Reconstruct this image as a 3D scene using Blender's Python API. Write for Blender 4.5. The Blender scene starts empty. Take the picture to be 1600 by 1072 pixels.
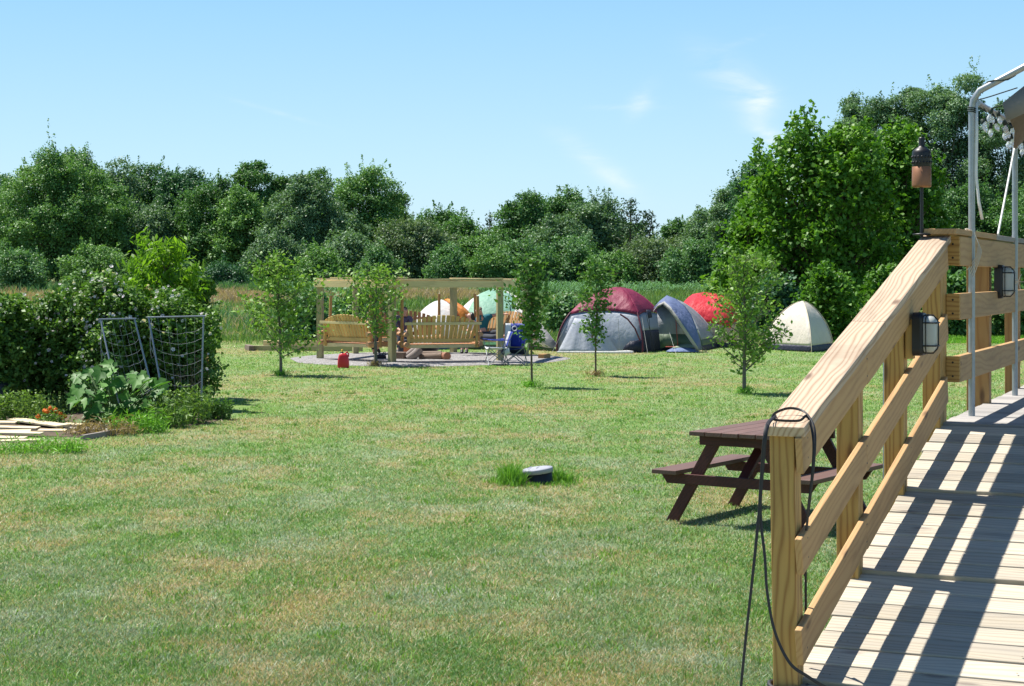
import bpy, bmesh, math, random
import numpy as np
from mathutils import Vector, Matrix
R = math.radians
C = bpy.context.scene.collection
scene = bpy.context.scene
rng = np.random.default_rng(7)
random.seed(7)

# ------------------------------------------------------------------ camera, world, sun, exposure
EYE = 2.1                      # eye height above the lawn
FOC = 2700.0                   # focal length in pixels of a 1600 px wide frame
cam_d = bpy.data.cameras.new("camera"); cam = bpy.data.objects.new("camera", cam_d); C.objects.link(cam)
cam.location = (0, 0, EYE); cam.rotation_euler = (R(90), 0, 0)
cam_d.sensor_width = 36.0; cam_d.lens = 36.0 * FOC / 1600.0
cam_d.shift_y = -106.0 / 1600.0
cam_d.clip_start = 0.05; cam_d.clip_end = 4000
scene.camera = cam

SHX, SHY = 0.448, -0.273       # where the shadow of a 1 m post falls
elev = math.atan(1.0 / math.hypot(SHX, SHY))
sun_dir = Vector((-SHX, -SHY, 1)).normalized()
sd = bpy.data.lights.new("sun", 'SUN'); so = bpy.data.objects.new("sun", sd); C.objects.link(so)
so.rotation_euler = (-sun_dir).to_track_quat('-Z', 'Y').to_euler()
so.location = (-20, 20, 40)
sd.energy = 5.0; sd.angle = R(0.53); sd.color = (1.0, 0.955, 0.88)

world = bpy.data.worlds.new("World"); scene.world = world; world.use_nodes = True
wn = world.node_tree; wn.nodes.clear()
def N(t, ty, **kw):
    n = t.nodes.new(ty)
    for k, v in kw.items():
        if k in ('op', 'operation'): n.operation = v
        elif k == 'ins':
            for i, x in v.items(): n.inputs[i].default_value = x
        else: setattr(n, k, v)
    return n
def L(t, a, b): t.links.new(a, b)
sky = N(wn, 'ShaderNodeTexSky', sky_type='NISHITA', sun_disc=False)
sky.sun_elevation = elev
sky.sun_rotation = math.atan2(sun_dir.x, sun_dir.y)
sky.air_density = 1.0; sky.dust_density = 0.15; sky.ozone_density = 2.2; sky.altitude = 0
bg = N(wn, 'ShaderNodeBackground'); bg.inputs[1].default_value = 0.145
wo = N(wn, 'ShaderNodeOutputWorld')
tc = N(wn, 'ShaderNodeTexCoord'); sx = N(wn, 'ShaderNodeSeparateXYZ'); L(wn, tc.outputs['Generated'], sx.inputs[0])
def M_(op, a, b=None, t=wn, clamp=False):
    n = t.nodes.new('ShaderNodeMath'); n.operation = op; n.use_clamp = clamp
    for i, v in enumerate((a, b)):
        if v is None: continue
        if isinstance(v, (int, float)): n.inputs[i].default_value = v
        else: t.links.new(v, n.inputs[i])
    return n.outputs[0]
ca = M_('DIVIDE', sx.outputs[0], M_('MAXIMUM', sx.outputs[1], 0.01))
cb = M_('DIVIDE', sx.outputs[2], M_('MAXIMUM', sx.outputs[1], 0.01))
comb = N(wn, 'ShaderNodeCombineXYZ'); L(wn, ca, comb.inputs[0]); L(wn, cb, comb.inputs[1])
nz = N(wn, 'ShaderNodeTexNoise', ins={'Scale': 30.0, 'Detail': 7.0, 'Roughness': 0.62, 'Distortion': 0.6})
mp = N(wn, 'ShaderNodeMapping'); mp.inputs['Rotation'].default_value = (0, 0, R(38)); mp.inputs['Scale'].default_value = (0.55, 2.3, 1)
L(wn, comb.outputs[0], mp.inputs[0]); L(wn, mp.outputs[0], nz.inputs['Vector'])
mr = N(wn, 'ShaderNodeMapRange', ins={'From Min': 0.36, 'From Max': 0.78}); L(wn, nz.outputs['Fac'], mr.inputs[0])
total = None
# thin high clouds: (centre x, y on the picture, half sizes, tilt, strength) turned into sky directions
for (px, py, rx, ry, ang, st) in [(1150, 130, 62, 26, -36, .55), (1185, 165, 30, 20, 55, .5), (1002, 158, 26, 14, 50, .42), (925, 250, 62, 16, -36, .36),
                                  (1205, 215, 34, 13, -38, .55), (430, 175, 60, 3.5, -16, .20), (1170, 62, 40, 5, 18, .16), (970, 168, 50, 4, 0, .22), (970, 285, 30, 14, -30, .25)]:
    a0 = (px - 800) / FOC; b0 = (430 - py) / FOC
    da = M_('SUBTRACT', ca, a0); db = M_('SUBTRACT', cb, b0)
    c_, s_ = math.cos(R(ang)), math.sin(R(ang))
    u = M_('ADD', M_('MULTIPLY', da, c_ * FOC / rx), M_('MULTIPLY', db, s_ * FOC / rx))
    v = M_('ADD', M_('MULTIPLY', da, -s_ * FOC / ry), M_('MULTIPLY', db, c_ * FOC / ry))
    d2 = M_('ADD', M_('MULTIPLY', u, u), M_('MULTIPLY', v, v))
    m = M_('MULTIPLY', M_('POWER', 2.718, M_('MULTIPLY', d2, -1.0)), st * 1.5)
    total = m if total is None else M_('ADD', total, m)
fac = M_('MULTIPLY', total, mr.outputs[0], clamp=True)
# summer haze paling the low sky: a clear blue that lightens towards the horizon
els = N(wn, 'ShaderNodeValToRGB'); cr = els.color_ramp.elements; K = 1 / (0.145 * 2 ** 0.72)
for i_ in range(4): cr.new(.5)
for e_, (p_, c_) in zip(cr, [(0, (.60, .83, .99)), (.06, (.505, .785, .99)), (.15, (.335, .655, .97)), (.24, (.20, .45, .80)), (.45, (.075, .20, .45)), (1, (.03, .095, .26))]): e_.position = p_; e_.color = (*c_, 1)
L(wn, sx.outputs[2], els.inputs[0])
sc_ = N(wn, 'ShaderNodeMixRGB'); sc_.blend_type = 'MULTIPLY'; sc_.inputs[0].default_value = 1; sc_.inputs[2].default_value = (K, K, K, 1); L(wn, els.outputs[0], sc_.inputs[1])
skm = N(wn, 'ShaderNodeMixRGB'); skm.inputs[0].default_value = .9; L(wn, sky.outputs[0], skm.inputs[1]); L(wn, sc_.outputs[0], skm.inputs[2])
mixc = N(wn, 'ShaderNodeMixRGB'); mixc.blend_type = 'MIX'
L(wn, fac, mixc.inputs[0]); L(wn, skm.outputs[0], mixc.inputs[1]); mixc.inputs[2].default_value = (4.2, 4.5, 4.75, 1)
L(wn, mixc.outputs[0], bg.inputs[0]); L(wn, bg.outputs[0], wo.inputs[0])
scene.view_settings.view_transform = 'Standard'; scene.view_settings.look = 'None'
scene.view_settings.exposure = 0.72; scene.view_settings.gamma = 1.0
scene.cycles.max_bounces = 8; scene.cycles.transparent_max_bounces = 8
scene.cycles.transmission_bounces = 4

# ------------------------------------------------------------------ helpers
def P(x, y, Y):      # the world point seen at photo pixel x, y at distance Y
    return Vector(((x - 800) * Y / FOC, Y, EYE - (y - 430) * Y / FOC))
def GY(y): return FOC * EYE / (y - 430)
def G(x, y):         # ground point (flat lawn) seen at pixel x, y
    Y = GY(y); return Vector(((x - 800) * Y / FOC, Y, 0))
def gz(X, Y):
    X = np.asarray(X, float); Y = np.asarray(Y, float)
    t = np.clip(Y - 54, 0, None)
    z = np.where(t < 10, 0.0153 * t * t / 20, 0.0153 * (t - 5))
    z = np.where(Y > 150, 0.0153 * 91 + 0.004 * (Y - 150), z)
    return z
def tag(o, label=None, cat=None, group=None, kind=None):
    if label: o['label'] = label
    if cat: o['category'] = cat
    if group: o['group'] = group
    if kind: o['kind'] = kind
    return o
def empty(name, loc, label, cat, group=None, rz=0):
    o = bpy.data.objects.new(name, None); C.objects.link(o); o.location = loc; o.rotation_euler.z = rz
    o.empty_display_size = 0.1
    tag(o, label, cat, group); return o
def link(name, me, mat, parent=None, world_coords=False):
    o = bpy.data.objects.new(name, me); C.objects.link(o)
    if mat is not None:
        for m in (mat if isinstance(mat, (list, tuple)) else [mat]): me.materials.append(m)
    if parent is not None:
        o.parent = parent
        if world_coords:
            o.matrix_parent_inverse = Matrix.LocRotScale(parent.location, parent.rotation_euler, None).inverted()
    return o
def npmesh(name, V, F, attrs=None, smooth=False):
    me = bpy.data.meshes.new(name)
    V = np.asarray(V, np.float32); F = np.asarray(F, np.int32); k = F.shape[1]
    me.vertices.add(len(V)); me.vertices.foreach_set('co', V.ravel())
    me.loops.add(F.size); me.loops.foreach_set('vertex_index', F.ravel())
    me.polygons.add(len(F)); me.polygons.foreach_set('loop_start', np.arange(len(F), dtype=np.int32) * k)
    try: me.polygons.foreach_set('loop_total', np.full(len(F), k, np.int32))
    except Exception: pass
    if smooth: me.polygons.foreach_set('use_smooth', np.ones(len(F), bool))
    for an, (dom, arr) in (attrs or {}).items():
        a = me.attributes.new(an, 'FLOAT', dom); a.data.foreach_set('value', np.asarray(arr, np.float32))
    me.update(calc_edges=True); me.validate()
    return me

class MB:
    """collects boards, tubes, lathes and patches; carries grain coordinates"""
    def __init__(s): s.v = []; s.f = []; s.g = []; s.sm = []; s.mi = []; s.cur = 0
    def add(s, vs, fs, gs=None, smooth=False):
        b = len(s.v); s.v += [tuple(v) for v in vs]
        s.g += [tuple(g) for g in gs] if gs is not None else [tuple(v) for v in vs]
        s.f += [[b + i for i in f] for f in fs]; s.sm += [smooth] * len(fs); s.mi += [s.cur] * len(fs)
        return s
    def board(s, p0, p1, w, t, up=(0, 0, 1), rot=0):
        """box whose axis runs p0 to p1; w = size across, t = size along up"""
        p0 = Vector(p0); p1 = Vector(p1); l = (p1 - p0); ln = l.length; l = l.normalized()
        up = Vector(up); side = up.cross(l)
        if side.length < 1e-4: side = Vector((1, 0, 0)).cross(l)
        side.normalize(); u2 = l.cross(side).normalized()
        vs = []; gs = []; o = random.uniform(0, 50)
        for a in (0, 1):
            for (i, j) in ((-1, -1), (1, -1), (1, 1), (-1, 1)):
                vs.append((p0 if a == 0 else p1) + side * (i * w / 2) + u2 * (j * t / 2))
                gs.append((o + a * ln, o * .37 + i * w / 2, o * .71 + j * t / 2))
        fs = [(0, 3, 2, 1), (4, 5, 6, 7), (0, 1, 5, 4), (1, 2, 6, 5), (2, 3, 7, 6), (3, 0, 4, 7)]
        return s.add(vs, fs, gs)
    def box(s, c, sx, sy, sz, rz=0):
        c = Vector(c); d = Vector((math.cos(rz), math.sin(rz), 0))
        if sz >= max(sx, sy): 
            return s.board(c - Vector((0, 0, sz / 2)), c + Vector((0, 0, sz / 2)), sx, sy, up=(-math.sin(rz), math.cos(rz), 0))
        return s.board(c - d * sx / 2, c + d * sx / 2, sy, sz)
    def tube(s, pts, rad, n=10, cap=True, closed=False, smooth=True):
        pts = [Vector(p) for p in pts]; m = len(pts)
        if not hasattr(rad, '__len__'): rad = [rad] * m
        o = random.uniform(0, 50); rings = []; ref = None; dist = 0; vs = []; gs = []
        for i, p in enumerate(pts):
            if closed: t = (pts[(i + 1) % m] - pts[i - 1])
            else: t = pts[min(i + 1, m - 1)] - pts[max(i - 1, 0)]
            t.normalize()
            if ref is None:
                ref = Vector((0, 0, 1)) if abs(t.z) < .9 else Vector((1, 0, 0))
            a = (ref - t * ref.dot(t)).normalized(); ref = a; b = t.cross(a)
            if i: dist += (p - pts[i - 1]).length
            for k in range(n):
                an = 2 * math.pi * k / n
                d = a * math.cos(an) + b * math.sin(an)
                vs.append(p + d * rad[i]); gs.append((o + dist, o * .37 + math.cos(an) * rad[i], o * .7 + math.sin(an) * rad[i]))
        fs = []
        for i in range(m - (0 if closed else 1)):
            j = (i + 1) % m
            for k in range(n):
                k2 = (k + 1) % n
                fs.append((i * n + k, i * n + k2, j * n + k2, j * n + k))
        s.add(vs, fs, gs, smooth)
        if cap and not closed:
            s.add(vs[:n], [tuple(range(n))[::-1]], gs[:n]); s.add(vs[-n:], [tuple(range(n))], gs[-n:])
        return s
    def lathe(s, c, prof, n=24, axis=(0, 0, 1), smooth=True):
        c = Vector(c); ax = Vector(axis).normalized()
        a = ax.orthogonal().normalized(); b = ax.cross(a)
        vs = []; fs = []
        for (r, h) in prof:
            for k in range(n):
                an = 2 * math.pi * k / n
                vs.append(c + ax * h + (a * math.cos(an) + b * math.sin(an)) * max(r, 1e-4))
        for i in range(len(prof) - 1):
            for k in range(n):
                k2 = (k + 1) % n
                fs.append((i * n + k, i * n + k2, (i + 1) * n + k2, (i + 1) * n + k))
        return s.add(vs, fs, None, smooth)
    def grid(s, rows, smooth=True, thick=0.0):
        n = len(rows[0]); vs = [Vector(p) for r in rows for p in r]; fs = []
        for i in range(len(rows) - 1):
            for k in range(n - 1):
                fs.append((i * n + k, i * n + k + 1, (i + 1) * n + k + 1, (i + 1) * n + k))
        return s.add(vs, fs, None, smooth)
    def poly(s, pts): return s.add(pts, [tuple(range(len(pts)))])
    def prism(s, pts, d):
        """closed outline pts extruded by vector d"""
        d = Vector(d); n = len(pts); a = [Vector(p) for p in pts]; b = [p + d for p in a]
        fs = [tuple(range(n))[::-1], tuple(range(n, 2 * n))] + [(i, (i + 1) % n, n + (i + 1) % n, n + i) for i in range(n)]
        return s.add(a + b, fs)
    def ball(s, c, r, n=10, m=7, sc=(1, 1, 1), rough=0):
        c = Vector(c); vs = []; fs = []
        for i in range(m + 1):
            th = math.pi * i / m
            for k in range(n):
                ph = 2 * math.pi * k / n
                q = 1 + random.uniform(-rough, rough)
                vs.append(c + Vector((math.sin(th) * math.cos(ph) * sc[0], math.sin(th) * math.sin(ph) * sc[1], math.cos(th) * sc[2])) * r * q)
        for i in range(m):
            for k in range(n):
                fs.append((i * n + k, (i + 1) * n + k, (i + 1) * n + (k + 1) % n, i * n + (k + 1) % n))
        return s.add(vs, fs, None, True)
    def build(s, name, mat, parent=None, wc=True, bevel=0, solid=0):
        me = bpy.data.meshes.new(name); me.from_pydata(s.v, [], s.f)
        at = me.attributes.new('gc', 'FLOAT_VECTOR', 'POINT')
        at.data.foreach_set('vector', np.asarray(s.g, np.float32).ravel())
        me.polygons.foreach_set('use_smooth', np.array(s.sm, bool))
        o = link(name, me, mat, parent, wc)
        if max(s.mi, default=0) > 0: me.polygons.foreach_set('material_index', np.array(s.mi, np.int32))
        me.update()
        if bevel:
            b = o.modifiers.new('b', 'BEVEL'); b.width = bevel; b.segments = 2; b.limit_method = 'ANGLE'; b.angle_limit = R(40); b.harden_normals = False
        if solid:
            b = o.modifiers.new('s', 'SOLIDIFY'); b.thickness = solid; b.offset = 0
        return o

# ------------------------------------------------------------------ materials
def mat(name):
    m = bpy.data.materials.new(name); m.use_nodes = True; t = m.node_tree
    b = t.nodes['Principled BSDF']; return m, t, b
def ramp(t, fac, stops, interp='LINEAR'):
    r = t.nodes.new('ShaderNodeValToRGB'); r.color_ramp.interpolation = interp
    e = r.color_ramp.elements
    while len(e) < len(stops): e.new(0.5)
    for k, (p, c) in enumerate(stops): e[k].position = p; e[k].color = (*c, 1)
    t.links.new(fac, r.inputs[0]); return r.outputs[0]
def mixrgb(t, fac, a, b, bt='MIX'):
    n = t.nodes.new('ShaderNodeMixRGB'); n.blend_type = bt
    for i, v in enumerate((fac, a, b)):
        if isinstance(v, (int, float)): n.inputs[i].default_value = v
        elif isinstance(v, (tuple, list)): n.inputs[i].default_value = (*v, 1)
        else: t.links.new(v, n.inputs[i])
    return n.outputs[0]
def noise(t, vec, scale, detail=4, rough=.55, dist=0, sc=None):
    if sc is not None:
        mpn = t.nodes.new('ShaderNodeMapping'); mpn.inputs['Scale'].default_value = sc; t.links.new(vec, mpn.inputs[0]); vec = mpn.outputs[0]
    n = t.nodes.new('ShaderNodeTexNoise')
    n.inputs['Scale'].default_value = scale; n.inputs['Detail'].default_value = detail
    n.inputs['Roughness'].default_value = rough; n.inputs['Distortion'].default_value = dist
    if vec is not None: t.links.new(vec, n.inputs['Vector'])
    return n.outputs['Fac']
def bump(t, b, h, strength=.3, dist=.01):
    n = t.nodes.new('ShaderNodeBump'); n.inputs['Strength'].default_value = strength; n.inputs['Distance'].default_value = dist
    t.links.new(h, n.inputs['Height']); t.links.new(n.outputs[0], b.inputs['Normal'])
def gc(t):
    a = t.nodes.new('ShaderNodeAttribute'); a.attribute_name = 'gc'; return a.outputs['Vector']
def wpos(t): return t.nodes.new('ShaderNodeNewGeometry').outputs['Position']
def objc(t): return t.nodes.new('ShaderNodeTexCoord').outputs['Object']
def attr(t, n):
    a = t.nodes.new('ShaderNodeAttribute'); a.attribute_name = n; return a.outputs['Fac']
def wood(name, light, dark, knot=(.10, .045, .02), rough=.7, ring=168, contrast=1.0, crack=0, weather=None, tr=0):
    m, t, b = mat(name); g = gc(t)
    # bent growth rings: bands across the board, pushed about by a slow noise along it
    warp = noise(t, g, 1.0, 2, .5, 0, sc=(1.3, 7, 7))
    sep = t.nodes.new('ShaderNodeSeparateXYZ'); t.links.new(g, sep.inputs[0])
    q = M_('ADD', M_('MULTIPLY', sep.outputs[1], ring * 1.0, t), M_('MULTIPLY', sep.outputs[2], ring * .6, t), t)
    q = M_('ADD', q, M_('MULTIPLY', warp, 9.0, t), t)
    w = M_('ADD', M_('MULTIPLY', M_('SINE', M_('MULTIPLY', q, 3.2, t), None, t), .5, t), .5, t)
    w = M_('POWER', w, 2.2, t)
    fib = noise(t, g, 1.0, 5, .7, 0, sc=(5, 260, 260))
    slow = noise(t, g, 1.0, 3, .5, 0, sc=(.9, 3, 3))
    f = M_('ADD', M_('MULTIPLY', w, .55 * contrast, t), M_('MULTIPLY', fib, .45, t), t)
    col = ramp(t, f, [(.15, light), (.62, tuple((a * .55 + c * .45) for a, c in zip(light, dark))), (1.0, dark)])
    col = mixrgb(t, M_('MULTIPLY', M_('SUBTRACT', slow, .3, t), .6, t, True), col, tuple(x * .72 for x in light), 'MIX')
    v = t.nodes.new('ShaderNodeTexVoronoi'); v.inputs['Scale'].default_value = 1.0
    mpn = t.nodes.new('ShaderNodeMapping'); mpn.inputs['Scale'].default_value = (2.2, 7, 7); t.links.new(g, mpn.inputs[0]); t.links.new(mpn.outputs[0], v.inputs['Vector'])
    kf = t.nodes.new('ShaderNodeMapRange'); kf.inputs['From Min'].default_value = .14; kf.inputs['From Max'].default_value = .06
    t.links.new(v.outputs['Distance'], kf.inputs[0])
    col = mixrgb(t, M_('MULTIPLY', kf.outputs[0], .75, t), col, knot)
    if weather:
        wz = noise(t, g, 1.0, 6, .65, 0, sc=(2.5, 14, 14))
        col = mixrgb(t, M_('MULTIPLY', M_('GREATER_THAN', wz, .0, t), M_('POWER', wz, 1.5, t), t), col, weather)
    if crack:
        cz = noise(t, g, 1.0, 6, .8, 0, sc=(2.2, 130, 130))
        cm = t.nodes.new('ShaderNodeMapRange'); cm.inputs['From Min'].default_value = .36; cm.inputs['From Max'].default_value = .27; t.links.new(cz, cm.inputs[0])
        col = mixrgb(t, M_('MULTIPLY', cm.outputs[0], crack, t), col, (.05, .045, .04))
    st_ = noise(t, g, 1.0, 5, .7, .6, sc=(1.1, 5, 5))
    col = mixrgb(t, 1.0, col, ramp(t, st_, [(.30, (.74, .73, .72)), (.48, (1, 1, 1)), (.8, (1.06, 1.05, 1.02))]), 'MULTIPLY')
    # each board its own tone
    sn = t.nodes.new('ShaderNodeTexWhiteNoise'); sn.noise_dimensions = '1D'
    isl = t.nodes.new('ShaderNodeNewGeometry').outputs['Random Per Island']
    mv = M_('ADD', M_('MULTIPLY', isl, .34, t), .80, t)
    cmb = t.nodes.new('ShaderNodeCombineXYZ')
    for i in range(3): t.links.new(mv, cmb.inputs[i])
    col = mixrgb(t, 1.0, col, cmb.outputs[0], 'MULTIPLY')
    t.links.new(col, b.inputs['Base Color']); b.inputs['Roughness'].default_value = rough
    bump(t, b, f, .25, .002)
    return m
def plain(name, c, rough=.6, metal=0, spec=.5, var=.12, vs=12, trans=0, bmp=0, coat=0):
    m, t, b = mat(name); o = objc(t)
    n = noise(t, o, vs, 5, .6)
    col = mixrgb(t, n, tuple(min(1, x * (1 - var)) for x in c), tuple(min(1, x * (1 + var)) for x in c))
    t.links.new(col, b.inputs['Base Color']); b.inputs['Roughness'].default_value = rough
    b.inputs['Metallic'].default_value = metal; b.inputs['Specular IOR Level'].default_value = spec
    if bmp: bump(t, b, noise(t, o, vs * 4, 4, .6), bmp, .01)
    if trans:
        tl = t.nodes.new('ShaderNodeBsdfTranslucent'); t.links.new(col, tl.inputs[0])
        ms = t.nodes.new('ShaderNodeMixShader'); ms.inputs[0].default_value = trans
        t.links.new(b.outputs[0], ms.inputs[1]); t.links.new(tl.outputs[0], ms.inputs[2])
        t.links.new(ms.outputs[0], t.nodes['Material Output'].inputs[0])
    return m
def fabric(name, c, trans=.25, rough=.55, wr=.5):
    """tent cloth: slightly shiny, lets some sun through, long creases"""
    m, t, b = mat(name); o = objc(t)
    w = noise(t, o, 2.2, 5, .55, 1.2, sc=(1, 1, .35)); w2 = noise(t, o, 9, 3, .5, .4)
    col = mixrgb(t, w, tuple(x * .90 for x in c), tuple(min(1, x * 1.08) for x in c))
    t.links.new(col, b.inputs['Base Color']); b.inputs['Roughness'].default_value = rough; b.inputs['Specular IOR Level'].default_value = .35
    h = M_('ADD', w, M_('MULTIPLY', w2, .25, t), t)
    n = t.nodes.new('ShaderNodeBump'); n.inputs['Strength'].default_value = wr; n.inputs['Distance'].default_value = .12
    t.links.new(h, n.inputs['Height']); t.links.new(n.outputs[0], b.inputs['Normal'])
    tl = t.nodes.new('ShaderNodeBsdfTranslucent'); t.links.new(col, tl.inputs[0]); t.links.new(n.outputs[0], tl.inputs['Normal'])
    ms = t.nodes.new('ShaderNodeMixShader'); ms.inputs[0].default_value = trans
    t.links.new(b.outputs[0], ms.inputs[1]); t.links.new(tl.outputs[0], ms.inputs[2])
    t.links.new(ms.outputs[0], t.nodes['Material Output'].inputs[0])
    return m
def leaf(name, c1, c2, trans=.24, gloss=.45, c3=None):
    """leaf colours between c1 and c2 by leaf and by clump (attributes rnd, clump)"""
    m, t, b = mat(name)
    r = attr(t, 'rnd'); cl = attr(t, 'clump')
    f = M_('ADD', M_('MULTIPLY', r, .5, t), M_('MULTIPLY', cl, .5, t), t)
    st = [(0, c1), (.8, c2), (1, c3 or tuple(min(1, x * 1.25) for x in c2))]
    col = ramp(t, f, st)
    t.links.new(col, b.inputs['Base Color']); b.inputs['Roughness'].default_value = max(.5, gloss); b.inputs['Specular IOR Level'].default_value = .28
    tl = t.nodes.new('ShaderNodeBsdfTranslucent')
    t.links.new(mixrgb(t, 1.0, col, (1.35, 1.5, .55), 'MULTIPLY'), tl.inputs[0])
    ms = t.nodes.new('ShaderNodeMixShader'); ms.inputs[0].default_value = trans
    t.links.new(b.outputs[0], ms.inputs[1]); t.links.new(tl.outputs[0], ms.inputs[2])
    t.links.new(ms.outputs[0], t.nodes['Material Output'].inputs[0])
    return m

def lawn_color(t, pos):
    """green turf with tan dry patches and bluish clover, by place"""
    big = noise(t, pos, 1.0, 4, .6, .5, sc=(.22, .17, 1))
    mid = noise(t, pos, 1.0, 5, .65, .3, sc=(1.2, .9, 1))
    fine = noise(t, pos, 1.0, 4, .7, 0, sc=(9, 9, 9))
    a = M_('ADD', M_('MULTIPLY', big, .5, t), M_('ADD', M_('MULTIPLY', mid, .42, t), M_('MULTIPLY', fine, .08, t), t), t)
    dry = t.nodes.new('ShaderNodeMapRange'); dry.inputs['From Min'].default_value = .485; dry.inputs['From Max'].default_value = .62; t.links.new(a, dry.inputs[0])
    hue = noise(t, pos, 1.0, 5, .65, .2, sc=(.9, .6, 1.3))
    green = ramp(t, hue, [(.28, (.112, .255, .050)), (.42, (.168, .318, .088)), (.54, (.208, .33, .138)), (.70, (.29, .385, .23))])
    sp = t.nodes.new('ShaderNodeSeparateXYZ'); t.links.new(pos, sp.inputs[0])
    far_green = t.nodes.new('ShaderNodeMapRange'); far_green.inputs['From Min'].default_value = 12; far_green.inputs['From Max'].default_value = 34; t.links.new(M_('ADD', sp.outputs[1], M_('MULTIPLY', mid, 10, t), t), far_green.inputs[0])
    # greyer green near the ramp, yellower green towards the camp
    green = mixrgb(t, far_green.outputs[0], mixrgb(t, 1.0, green, (.93, .89, 1.22), 'MULTIPLY'), mixrgb(t, 1.0, green, (.95, 1.03, .84), 'MULTIPLY'))
    return green, dry.outputs[0]
def grass_material():
    m, t, b = mat('turf_blades'); pos = wpos(t)
    green, dry = lawn_color(t, pos)
    r = attr(t, 'rnd')
    g2 = mixrgb(t, 1.0, green, ramp(t, r, [(0, (.62, .70, .45)), (.35, (.80, .82, .75)), (.6, (1.05, 1.05, 1.0)), (.86, (1.35, 1.25, 1.4)), (1, (1.9, 1.65, 2.2))]), 'MULTIPLY')
    tan = ramp(t, r, [(0, (.33, .24, .13)), (.6, (.50, .39, .235)), (1, (.64, .55, .40))])
    sel = M_('LESS_THAN', attr(t, 'rnd2'), M_('ADD', M_('MULTIPLY', dry, .66, t), .14, t), t)
    col = mixrgb(t, sel, g2, tan)
    # far lawn, towards the camp: yellower green
    t.links.new(col, b.inputs['Base Color']); b.inputs['Roughness'].default_value = .5; b.inputs['Specular IOR Level'].default_value = .4
    tl = t.nodes.new('ShaderNodeBsdfTranslucent'); t.links.new(mixrgb(t, 1.0, col, (1.2, 1.25, .6), 'MULTIPLY'), tl.inputs[0])
    ms = t.nodes.new('ShaderNodeMixShader'); ms.inputs[0].default_value = .35
    t.links.new(b.outputs[0], ms.inputs[1]); t.links.new(tl.outputs[0], ms.inputs[2])
    t.links.new(ms.outputs[0], t.nodes['Material Output'].inputs[0])
    return m
def ground_material():
    m, t, b = mat('turf_ground'); pos = wpos(t)
    green, dry = lawn_color(t, pos)
    col = mixrgb(t, M_('MULTIPLY', dry, .75, t), mixrgb(t, .35, green, (.17, .13, .06)), (.33, .25, .13))
    f = noise(t, pos, 14, 6, .75); f2 = noise(t, pos, 60, 4, .7)
    col = mixrgb(t, 1.0, col, ramp(t, f, [(.25, (.55, .55, .5)), (.5, (1, 1, 1)), (.75, (1.35, 1.3, 1.2))]), 'MULTIPLY')
    # meadow beyond the mown edge
    sep = t.nodes.new('ShaderNodeSeparateXYZ'); t.links.new(pos, sep.inputs[0])
    md = t.nodes.new('ShaderNodeMapRange'); md.inputs['From Min'].default_value = 52.5; md.inputs['From Max'].default_value = 55.5
    t.links.new(M_('ADD', sep.outputs[1], M_('MULTIPLY', noise(t, pos, .4, 4, .6), 2.5, t), t), md.inputs[0])
    n2 = noise(t, pos, 1.0, 6, .65, .6, sc=(.12, .10, 1)); n3 = noise(t, pos, 3, 5, .7)
    mcol = ramp(t, M_('ADD', M_('MULTIPLY', n2, .7, t), M_('MULTIPLY', n3, .3, t), t), [(.3, (.09, .14, .04)), (.5, (.15, .18, .06)), (.62, (.25, .22, .11)), (.75, (.33, .27, .16))])
    col = mixrgb(t, md.outputs[0], col, mcol)
    t.links.new(col, b.inputs['Base Color']); b.inputs['Roughness'].default_value = .95; b.inputs['Specular IOR Level'].default_value = .1
    bump(t, b, M_('ADD', f, M_('MULTIPLY', f2, .5, t), t), .6, .03)
    return m

W_NEW = wood('pine_new', (.58, .36, .11), (.31, .145, .035), ring=80, contrast=1.2, crack=.5)
W_RAIL = wood('cedar_rail', (.58, .36, .155), (.41, .215, .08), ring=100, contrast=.9, crack=.35)
W_CAP = wood('cap_board', (.62, .48, .34), (.35, .22, .13), ring=95, contrast=1.2, crack=.5)
W_DECK = wood('weathered_decking', (.62, .54, .40), (.37, .29, .195), knot=(.14, .085, .06), ring=70, contrast=1.1, crack=1.0, weather=(.34, .32, .29), rough=.85)
W_DGREY = wood('grey_decking', (.42, .39, .36), (.28, .25, .22), ring=80, contrast=.6, crack=.8, weather=(.36, .35, .33), rough=.85)
W_TREAT = wood('treated_timber', (.44, .40, .20), (.30, .25, .11), ring=88, contrast=.8, crack=.6)
W_BEAM = wood('pale_timber', (.82, .64, .33), (.60, .43, .19), ring=88, contrast=.7, crack=.4)
W_SWING = wood('swing_pine', (.74, .48, .17), (.50, .28, .075), ring=104)
W_ORNG = wood('cedar_log', (.50, .24, .10), (.30, .12, .05), ring=104)
W_DARK = wood('stained_table', (.085, .016, .011), (.045, .010, .007), ring=80, crack=.4, rough=.6)
W_TTOP = wood('worn_table_top', (.17, .075, .05), (.08, .028, .02), ring=80, crack=.9, weather=(.17, .12, .10), rough=.6)
W_FRESH = wood('fresh_lumber', (.86, .72, .46), (.66, .48, .25), ring=80, contrast=.5)
BARK = wood('bark', (.16, .115, .08), (.07, .05, .035), ring=120, rough=.95)
BARK_G = wood('grey_bark', (.20, .175, .145), (.10, .085, .07), ring=120, rough=.95)
LOGM = wood('charred_log', (.24, .18, .14), (.10, .07, .055), ring=200, crack=.8, rough=.9)
LOGG = wood('grey_log', (.30, .26, .24), (.15, .13, .12), ring=200, crack=.8, rough=.9)
STEEL = plain('galvanised_steel', (.36, .385, .40), .42, .6, var=.25, vs=30)
WHT = plain('white_plastic', (.75, .75, .72), .5)
BLK = plain('black_metal', (.009, .009, .010), .45, 0, .5)
COPPER = plain('copper_band', (.29, .13, .065), .5, .35, var=.15)
GLASSW = plain('frosted_glass', (.62, .64, .60), .3, trans=.3)
STRAP = plain('black_webbing', (.022, .022, .026), .6)
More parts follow.
